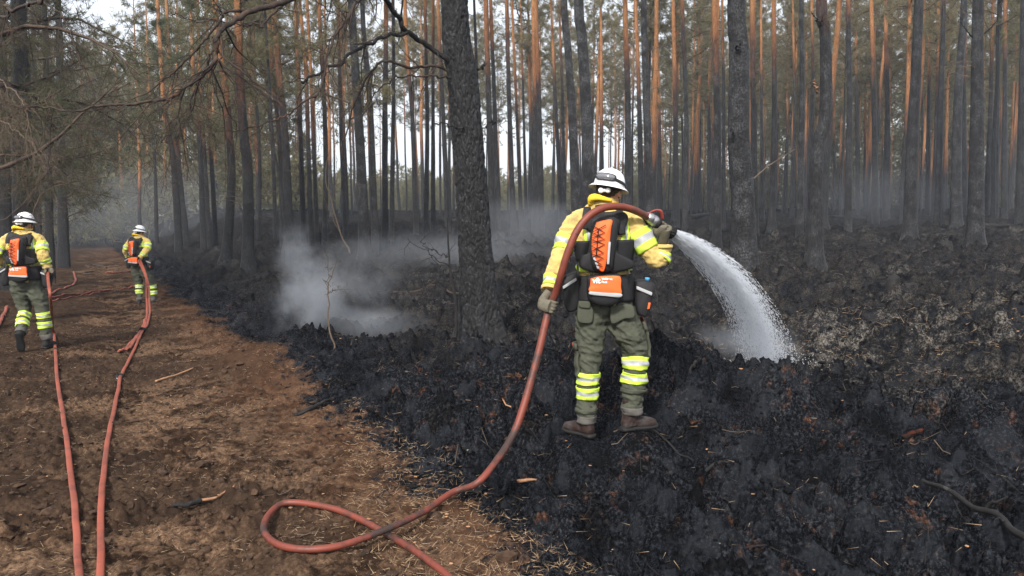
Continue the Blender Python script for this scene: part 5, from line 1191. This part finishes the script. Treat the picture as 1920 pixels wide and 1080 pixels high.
far_pose = dict(
    LA=[L(1092, 410), L(1076, 424), L(1062, 448, -.02), L(1052, 474, -.04), L(1052, 494, .0), L(1054, 512, .04), L(1056, 526, .06)],
    RA=[L(1172, 410), L(1186, 424), L(1198, 446, -.05), L(1200, 474, -.12), L(1192, 494, -.16), L(1184, 510, -.19), L(1176, 520, -.21)],
    LL=[L(1111, 570), L(1112, 600), L(1114, 630), L(1118, 664, .02), L(1122, 690, .0), L(1124, 715, -.02), L(1127, 745, -.03), L(1129, 780, -.03)],
    RL=[L(1157, 570), L(1164, 600), L(1174, 630, .04), L(1180, 662, .10), L(1184, 690, .12), L(1186, 715, .12), L(1188, 745, .12), L(1190, 776, .12)],
    bl=[(.56, .67), (.72, .83)], br=[(.53, .65), (.72, .83)], gt=.93,
    grips=[(far_hand, (0, .3, .95), (.7, .5, 0), L(1175, 524, -.20), .030), (L(1058, 545, .08), (0, .2, 1), (-1, 0, 0), L(1056, 528, .06), .02)],
    boots=[(L(1129, 786, -.03), (0, 1, 0), (0, 0, 1)), (L(1190, 782, .12), (.15, .95, .0), (0, 0, 1))], bootm='rubber',
    pack_label='orange and black harness pack on the back of the far firefighter', roll=3, head=-30, gog=225, bottle=False, text=False)
far, fpack = firefighter(D_FAR, pf, rad(-4), far_pose, 'smallest, farthest firefighter, dragging two red hoses up the track', fine=False)
print('ffs', time.time()-T_START)

# ------------------------------------------------------------------ hoses
def m_hose(name, col, dirt):
    m, nt, b = mat(name, .55, .4); g = NG(nt); tc = g.n('ShaderNodeTexCoord').outputs['Object']
    c = g.mix(g.noise(tc, 8, 4), tuple(x*.8 for x in col), tuple(x*1.15 for x in col))
    c = g.mix(g.math('MULTIPLY', g.ramp(g.noise(tc, 3.5, 6, .7), .46, .62), dirt), c, (.030, .020, .017)); c = g.mix(g.math('MULTIPLY', g.ramp(g.noise(tc, 26, 4, .7), .58, .70), dirt), c, (.05, .03, .025))
    g.link(c, b.inputs['Base Color']); g.link(g.bump(g.noise(tc, 120, 3), .25, .002), b.inputs['Normal']); return m
M['hose'] = m_hose('red_hose_rubber', (.155, .034, .020), .95); M['hose_clean'] = m_hose('red_hose_cloth', (.25, .058, .032), .40)
def gp_(px, py, r, dz=0.0):
    p = hit(px, py); return np.array([p[0], p[1], float(gz(p[0], p[1]))+r+dz])
def hose(name, pts, r, m, label, flat=1.0, group=None, n=200, lay=True, ns=16, sm=7, kink=None):
    C = catmull(pts, n)
    if lay:
        g = np.max([ground(C[:, 0]+dx*r*1.1, C[:, 1]+dy*r, True) for dx in (-1, 0, 1) for dy in (-2, 0, 2)], 0)*.8+.2*ground(C[:, 0], C[:, 1], True)+r*flat*.85; g = np.max([np.roll(g, k) for k in (-1, 0, 1)], 0); low = C[:, 2] < g+.25
        z = np.where(low, np.maximum(g, np.where(C[:, 2]-g > .05, C[:, 2], g)), C[:, 2]); k = np.ones(sm)/sm
        z = np.convolve(np.pad(z, sm//2, 'edge'), k, 'valid'); C[:, 2] = z
    C = C+np.stack([perlin(np.arange(n)*.08, 1, r*99), perlin(np.arange(n)*.08, 5, r*77), 0*np.arange(n)], 1)*r*.25
    T = np.gradient(C, axis=0); T /= np.linalg.norm(T, axis=1)[:, None]; side = np.cross(T, [0, 0, 1.]); bad = np.linalg.norm(side, axis=1) < .15; side[bad] = [1, 0, 0]
    if flat != 1: V, Q, Tt = tube(C-C[0], r, r*flat, np.array([1., 0, 0]) if abs(C[-1]-C[0])[0] < abs(C[-1]-C[0])[1] else np.array([0., 1, 0]), ns, power=.85)
    else: V, Q, Tt = tube(C-C[0], r, None, np.array([.35, -.25, .9]), ns)
    a = Acc(); a.add(V, Q, Tt); t = empty(name, C[0], label, 'hose', group); link('hose_line', a.mesh('hose_line', [M[m]]), t); return t, C
W = lambda p: np.array(p)+O_MAIN
# the live hose: nozzle -> over the shoulder -> left hand -> ground -> loop
HR = .0245
air = [W(L(1219, 410, -.08)), W(L(1200, 399, -.13)), W(L(1180, 391, -.19)), W(L(1160, 387, -.24)), W(L(1138, 388, -.28)), W(L(1115, 397, -.31)), W(L(1095, 414, -.33)), W(L(1078, 440, -.34)), W(L(1064, 475, -.34)), W(L(1052, 515, -.32)), W(L(1042, 548, -.26)), W(L(1031, 574, -.24)), W(L(1022, 608, -.27)), W(L(1010, 660, -.32)), W(L(996, 712, -.37)), W(L(980, 768, -.43)), W(L(962, 815, -.50))]
lie = [P(935, 858, 4.85), P(898, 903, 4.70), gp_(850, 945, HR), gp_(795, 980, HR, .05), gp_(740, 1008, HR, .06), gp_(685, 1028, HR, .03), gp_(625, 1045, HR), gp_(565, 1047, HR), gp_(520, 1036, HR), gp_(496, 1010, HR), gp_(500, 984, HR), gp_(522, 963, HR), gp_(550, 958, HR), gp_(595, 963, HR), gp_(645, 973, HR), gp_(690, 990, HR), gp_(735, 1014, HR), gp_(775, 1042, HR), gp_(812, 1074, HR), gp_(850, 1110, HR), gp_(890, 1150, HR)]
C_all = catmull(air+lie, 420)
g = np.max([ground(C_all[:, 0]+dx*HR, C_all[:, 1]+dy*HR, True) for dx in (-1, 0, 1) for dy in (-1, 0, 1)], 0)+HR*.7; C_all[:, 2] = np.maximum(C_all[:, 2], g); zs_ = np.convolve(np.pad(C_all[:, 2], 14, 'edge'), np.ones(29)/29, 'valid'); tw_ = sstep(190, 225, np.arange(420)); C_all[:, 2] = C_all[:, 2]*(1-tw_)+np.maximum(zs_, g-HR*.9)*tw_; C_all[:, 2] = np.convolve(np.pad(C_all[:, 2], 4, 'edge'), np.ones(9)/9, 'valid')
# lift where it crosses itself
V, Q, Tt = tube(C_all-C_all[0], np.interp(np.arange(420), [0, 170, 230, 420], [HR, HR, .0185, .0180]), None, np.array([.3, -.6, .75]), 18)
lh_t = empty('fire_hose', C_all[0], 'red rubber hose from the nozzle over the shoulder down to a loop on the track', 'hose')
a = Acc(); a.add(V, Q, Tt); link('hose_line', a.mesh('hose_line', [M['hose']]), lh_t)
n0 = W(L(1219, 410, -.08)); n1 = W(L(1262, 438, -.01)); nd = (n1-n0)/np.linalg.norm(n1-n0)
def axis_lathe(prof, org, d, ns=24):
    V, Q = lathe(prof, ns); R = Vector(d).to_track_quat('Z', 'Y').to_matrix(); return V @ np.array(R).T + org, Q, np.zeros((0, 3), int)
cp = add_parts('coupling', lh_t, ['metal'], axis_lathe([(.0, -.03), (.030, -.03), (.032, -.01), (.036, 0), (.036, .012), (.031, .016), (.036, .022), (.038, .04), (.036, .055), (0, .055)], np.zeros(3), nd)); add_parts('coupling_ring', cp, ['rubber'], axis_lathe([(.0, .048), (.036, .048), (.037, .075), (.030, .08), (0, .08)], np.zeros(3), nd))
nz = empty('hose_nozzle', n0+nd*.08, 'black nozzle with red bail handle gripped in the right glove, spraying water', 'nozzle')
ln = float(np.linalg.norm(n1-n0))-.08
add_parts('nozzle_body', nz, ['rubber'], axis_lathe([(0, 0), (.027, 0), (.024, .03), (.022, ln*.45), (.026, ln*.6), (.026, ln*.62), (0, ln*.62)], np.zeros(3), nd))
add_parts('nozzle_head', nz, ['rubber'], axis_lathe([(0, ln*.55), (.030, ln*.55), (.036, ln*.62), (.038, ln*.75), (.041, ln*.95), (.041, ln), (.030, ln), (.026, ln*.93), (0, ln*.93)], np.zeros(3), nd))
kn = [axis_lathe([(0, -.004), (.005, -.004), (.005, .004), (0, .004)], nd*ln*.85, nd)]
Rm = np.array(Vector(nd).to_track_quat('Z', 'Y').to_matrix()); a = Acc()
for k in range(14):
    q = k/14*6.283; c = np.array([math.cos(q)*.041, math.sin(q)*.041, ln*.85]) @ Rm.T; a.add(*tube(np.stack([c-nd*.018, c+nd*.018]), .0045, ns=6, ref=(0, 0, 1)))
link('grip_rib', a.mesh('grip_rib', [M['rubber']]), nz)
bl = [W(L(*p)) for p in ((1216, 401, -.10), (1222, 397, -.09), (1231, 394, -.08), (1238, 396, -.07), (1241, 403, -.06), (1242, 410, -.05))]
Cb = catmull(bl, 24)-(n0+nd*.08); add_parts('bail_handle', nz, ['red_plastic'], tube(Cb, np.interp(np.linspace(0, 1, 24), [0, .45, .6, 1], [.006, .008, .013, .011]), ns=10, ref=(0, 1, 0)))
# flat hoses on the track
hA = [np.array((Matrix.LocRotScale(left.location, left.rotation_euler, None) @ Vector(left_hand+[.0, .12, .03])))]
h0 = np.array((Matrix.LocRotScale(left.location, left.rotation_euler, None) @ Vector(left_hand)))
hose('fire_hose', [h0+[0, .16, .02], h0, P(94, 560, 10.0), gp_(101, 632, .02), gp_(105, 672, .02), gp_(107, 712, .02), gp_(114, 762, .02), gp_(123, 822, .02), gp_(131, 880, .02), gp_(138, 940, .02), gp_(143, 1000, .02), gp_(147, 1060, .02), gp_(151, 1120, .02)], .0185, 'hose_clean', 'nearly straight red flat hose running from the leftmost firefighter to the bottom edge', .6)
f0 = np.array((Matrix.LocRotScale(far.location, far.rotation_euler, None) @ Vector(far_hand)))
hB, CB = hose('fire_hose', [f0+[0, .2, .02], f0, P(273, 520, 17.3), P(275, 560, 16.2), gp_(276, 590, .03), gp_(273, 612, .03), gp_(262, 632, .02), gp_(248, 662, .02), gp_(236, 690, .02), gp_(226, 712, .02), gp_(220, 745, .02), gp_(209, 795, .02), gp_(200, 850, .02), gp_(194, 905, .02), gp_(190, 965, .02), gp_(189, 1030, .02), gp_(190, 1110, .02)], .0185, 'hose_clean', 'long red flat hose from the far firefighter curving down past the tie to the bottom', .6, None, 260)
hose('fire_hose', [f0+[.05, .15, .02], f0+[.05, 0, .0], P(278, 530, 17), P(280, 565, 16), gp_(281, 590, .03), gp_(276, 612, .03), gp_(262, 625, .03), gp_(247, 640, .02), gp_(234, 652, .02), gp_(222, 661, .02)], .0185, 'hose_clean', 'second strand beside it, doubling back to a loose end left of the tie', .6)
hose('fire_hose', [gp_(274, 602, .05), gp_(268, 616, .05), gp_(257, 632, .02), gp_(243, 650, .02), gp_(226, 660, .02)], .024, 'hose_clean', 'short third strand bundled at the black tie on the track', .6)
def tie(px, py, label, r=.055):
    p = hit(px, py); t = empty('hose_tie', p+[0, 0, .03], label, 'tie'); add_parts('band', t, ['rubber'], ring_solid([(r*.8, -.03), (r, -.02), (r, .02), (r*.8, .03)], (1, .8, 1), 16)); add_parts('buckle', t, ['metal'], ell((0, -r*.8, .02), (.02, .012, .02), V0=IV2, F0=IF2)); t.rotation_euler = (rad(70), 0, rad(-30))
tie(267, 622, 'black tie bundling the hose strands behind the far firefighter'); tie(225, 711, 'small grey clip on the long red hose nearer the viewer', .042)
hose('fire_hose', [gp_(90, 562, .02), gp_(104, 548, .02), gp_(122, 542, .02), gp_(136, 537, .02), gp_(142, 528, .02), gp_(140, 518, .02), gp_(138, 512, .02)], .028, 'hose_clean', 'short hose bend on the track just right of the leftmost firefighter', .5)
hose('fire_hose', [gp_(95, 560, .02), gp_(118, 556, .02), gp_(140, 553, .02), gp_(165, 551, .02), gp_(190, 546, .02), gp_(212, 545, .02)], .028, 'hose_clean', 'pink hose lying across the track, nearer one of two beside the hose bend', .5)
hose('fire_hose', [gp_(100, 566, .02), gp_(130, 560, .02), gp_(165, 553, .02), gp_(186, 549, .02)], .0185, 'hose_clean', 'shorter hose right under the pink one crossing the track', .5)
hose('fire_hose', [gp_(198, 513, .02), gp_(222, 513, .02), gp_(245, 511, .02)], .028, 'hose_clean', 'short straight hose piece left of the far firefighter knees', .5)
hose('fire_hose', [gp_(228, 543, .02), gp_(245, 540, .02), gp_(262, 540, .02)], .028, 'hose_clean', 'faint hose piece left of the far firefighter shins', .5)
hose('fire_hose', [gp_(-20, 640, .02), gp_(0, 604, .02), gp_(8, 588, .02), gp_(13, 578, .02)], .028, 'hose_clean', 'red hose end entering at the left edge beside the leftmost firefighter', .5)
for i, (a_, b_, c_) in enumerate((((160, 500), (170, 503), 'left'), ((176, 498), (200, 503), 'longer right'))):
    stick('track_log', [a_, b_], .05, .04, M['branch_brown'], f'{c_} broken log on the track between the two walking firefighters', 'log', seed=90+i, n=10)
stick('track_branch', [(158, 512), (176, 509)], .03, .02, M['twig_black'], 'dark stick on the track in front of the broken logs', 'stick', seed=93, n=10)
# fallen saplings crossing the track's far end
for i, (pp, lab) in enumerate((([(470, 60), (300, 90)], ''),)): pass

# ------------------------------------------------------------------ water
def m_water():
    m, nt, b = mat('spray_water', .3, .6); g = NG(nt); b.inputs['Base Color'].default_value = (.93, .95, .98, 1)
    tr = g.n('ShaderNodeBsdfTranslucent'); tr.inputs[0].default_value = (.93, .95, .98, 1); tp = g.n('ShaderNodeBsdfTransparent')
    m1 = g.n('ShaderNodeMixShader'); m1.inputs[0].default_value = .45; m2 = g.n('ShaderNodeMixShader'); m2.inputs[0].default_value = .45; out = nt.nodes['Material Output']
    g.link(b.outputs[0], m1.inputs[1]); g.link(tr.outputs[0], m1.inputs[2]); g.link(m1.outputs[0], m2.inputs[1]); g.link(tp.outputs[0], m2.inputs[2]); g.link(m2.outputs[0], out.inputs['Surface']); return m
M['water'] = m_water()
wp = catmull([n1-nd*.02, P(1300, 462, 5.75), P(1345, 498, 6.15), P(1385, 543, 6.6), P(1412, 590, 7.0), P(1430, 635, 7.4), P(1442, 682, 7.75), P(1448, 712, 8.0)], 300)
q = np.random.default_rng(77); n = 60000
s = q.random(n)**.8; lane = q.normal(size=(n, 2)); rr_ = np.linalg.norm(lane, axis=1); lane *= (np.minimum(rr_, 2.7)/np.maximum(rr_, 1e-6))[:, None]
k = (s*299); C = np.stack([np.interp(k, np.arange(300), wp[:, i]) for i in range(3)], 1); T = np.gradient(wp, axis=0); T /= np.linalg.norm(T, axis=1)[:, None]; T = np.stack([np.interp(k, np.arange(300), T[:, i]) for i in range(3)], 1)
S1 = np.cross(T, [0, 1., 0]); S1 /= np.linalg.norm(S1, axis=1)[:, None]; S2 = np.cross(T, S1)
wd = .010+.118*s**.9
streak = 1+.25*np.sin(np.arctan2(lane[:, 1], lane[:, 0])*7)
C = C + S1*(lane[:, :1]*wd[:, None]) + S2*(lane[:, 1:]*wd[:, None]*.9); C[:, 2] -= .02*s*np.abs(lane[:, 0])
sz = q.lognormal(math.log(.0010), .45, n)*(1+.7*s); ln_ = sz*(2.5+30*(1-s)**1.4*q.uniform(.4, 1.3, n)); dr = T+S1*lane[:, :1]*.05+q.normal(size=(n, 3))*.03; dr /= np.linalg.norm(dr, axis=1)[:, None]
X = np.cross(dr, q.normal(size=(n, 3))); X /= np.linalg.norm(X, axis=1)[:, None]; Y = np.cross(dr, X)
a_, b_ = C-dr*ln_[:, None], C+dr*ln_[:, None]; V = np.stack([a_]+[C+X*sz[:, None]*math.cos(t)+Y*sz[:, None]*math.sin(t) for t in (0, 2.094, 4.189)]+[b_], 1).reshape(-1, 3)
i = np.arange(n)[:, None, None]*5; F = (i+np.array([[0, 2, 1], [0, 3, 2], [0, 1, 3], [4, 1, 2], [4, 2, 3], [4, 3, 1]])).reshape(-1, 3)
stuff('water_spray', V, F, M['water'])
# splashed drops where it lands
n = 1600; c = wp[-12]; d = q.normal(size=(n, 3))*[.22, .22, .10]; s_ = q.uniform(.0015, .004, n); V = ((IV1*1.0)[None]*s_[:, None, None]+(c+d+[0, 0, .06])[:, None]).reshape(-1, 3)
stuff('water_splash', V, (IF1[None]+np.arange(n)[:, None, None]*len(IV1)).reshape(-1, 3), M['water'])

# ------------------------------------------------------------------ smoke and haze
def smoke(name, px, py, d, r, dens, scale, seed, rot=0, thr=.42, soft=.25, aniso=.2, col=(.80, .86, .95)):
    m = bpy.data.materials.new('smoke_volume'); m.use_nodes = True; nt = m.node_tree; nt.nodes.clear(); g = NG(nt)
    out = g.n('ShaderNodeOutputMaterial'); pv = g.n('ShaderNodeVolumePrincipled'); pv.inputs['Color'].default_value = (*col, 1); pv.inputs['Anisotropy'].default_value = aniso
    tc = g.n('ShaderNodeTexCoord').outputs['Object']; ln = g.n('ShaderNodeVectorMath', operation='LENGTH'); g.link(tc, ln.inputs[0]); fall = g.ramp(ln.outputs['Value'], 1.0, .15, 0, 1)
    mp = g.mapping(tc, tuple(x*scale for x in r), (seed*3.1, seed*1.7, seed)); nz_ = g.noise(mp, 1.0, 4, .62)
    f = g.ramp(g.math('ADD', nz_, g.math('MULTIPLY', g.math('SUBTRACT', fall, .5), .35)), thr, thr+soft)
    g.link(g.math('MULTIPLY', g.math('MULTIPLY', f, fall), dens), pv.inputs['Density']); g.link(pv.outputs[0], out.inputs['Volume'])
    me = np_mesh(name, IV3, IF3, [m], True); o = link(name, me, None, kind='stuff'); o.location = P(px, py, d); o.scale = r; o.rotation_euler = (0, rad(rot), 0); return o
smoke('smoke_plume', 585, 560, 12.2, (.95, .9, 1.0), 1.25, 2.0, 1, 10, .40, .30)
smoke('smoke_plume', 665, 520, 13.4, (1.6, 1.0, .85), .28, 1.3, 9, 20, .42, .28)
smoke('smoke_plume', 560, 480, 12.8, (.6, .6, .9), .9, 2.4, 12, -10, .44, .28)
smoke('smoke_drift', 690, 610, 12.5, (1.7, 1.2, .55), .55, 1.1, 2, 8, .38, .3)
smoke('smoke_bank', 860, 470, 21, (6.5, 3.2, .85), .09, .5, 3, 0, .36, .3)
smoke('smoke_bank', 1010, 420, 27, (3.2, 2.5, 1.5), .13, .6, 4, 0, .36, .3)
smoke('smoke_bank', 1640, 370, 38, (5.5, 4, 2.6), .03, .4, 5, 0, .36, .3)
smoke('smoke_wisp', 1540, 528, 17.5, (.9, .8, .35), .15, 1.2, 6, 0, .40, .3)
smoke('smoke_wisp', 1400, 640, 8.3, (.9, .5, .36), 1.0, 1.4, 7, 0, .36, .3)
smoke('smoke_bank', 270, 395, 62, (14, 8, 5.5), .035, .2, 8, 0, .34, .3)
hz = bpy.data.materials.new('haze'); hz.use_nodes = True; nt = hz.node_tree; nt.nodes.clear(); out = nt.nodes.new('ShaderNodeOutputMaterial'); pv = nt.nodes.new('ShaderNodeVolumePrincipled')
pv.inputs['Color'].default_value = (.78, .86, 1.0, 1); pv.inputs['Density'].default_value = .0009; pv.inputs['Anisotropy'].default_value = .1; nt.links.new(pv.outputs[0], out.inputs['Volume'])
bx = np.array([[x, y, z] for x in (-430, 430) for y in (-430, 430) for z in (-3, 32)], float); F = [[0, 1, 3, 2], [4, 6, 7, 5], [0, 4, 5, 1], [2, 3, 7, 6], [0, 2, 6, 4], [1, 5, 7, 3]]
link('haze', np_mesh('haze', bx, [np.array(F)], [hz]), None, kind='stuff')
print('done', time.time()-T_START, len(bpy.data.objects))
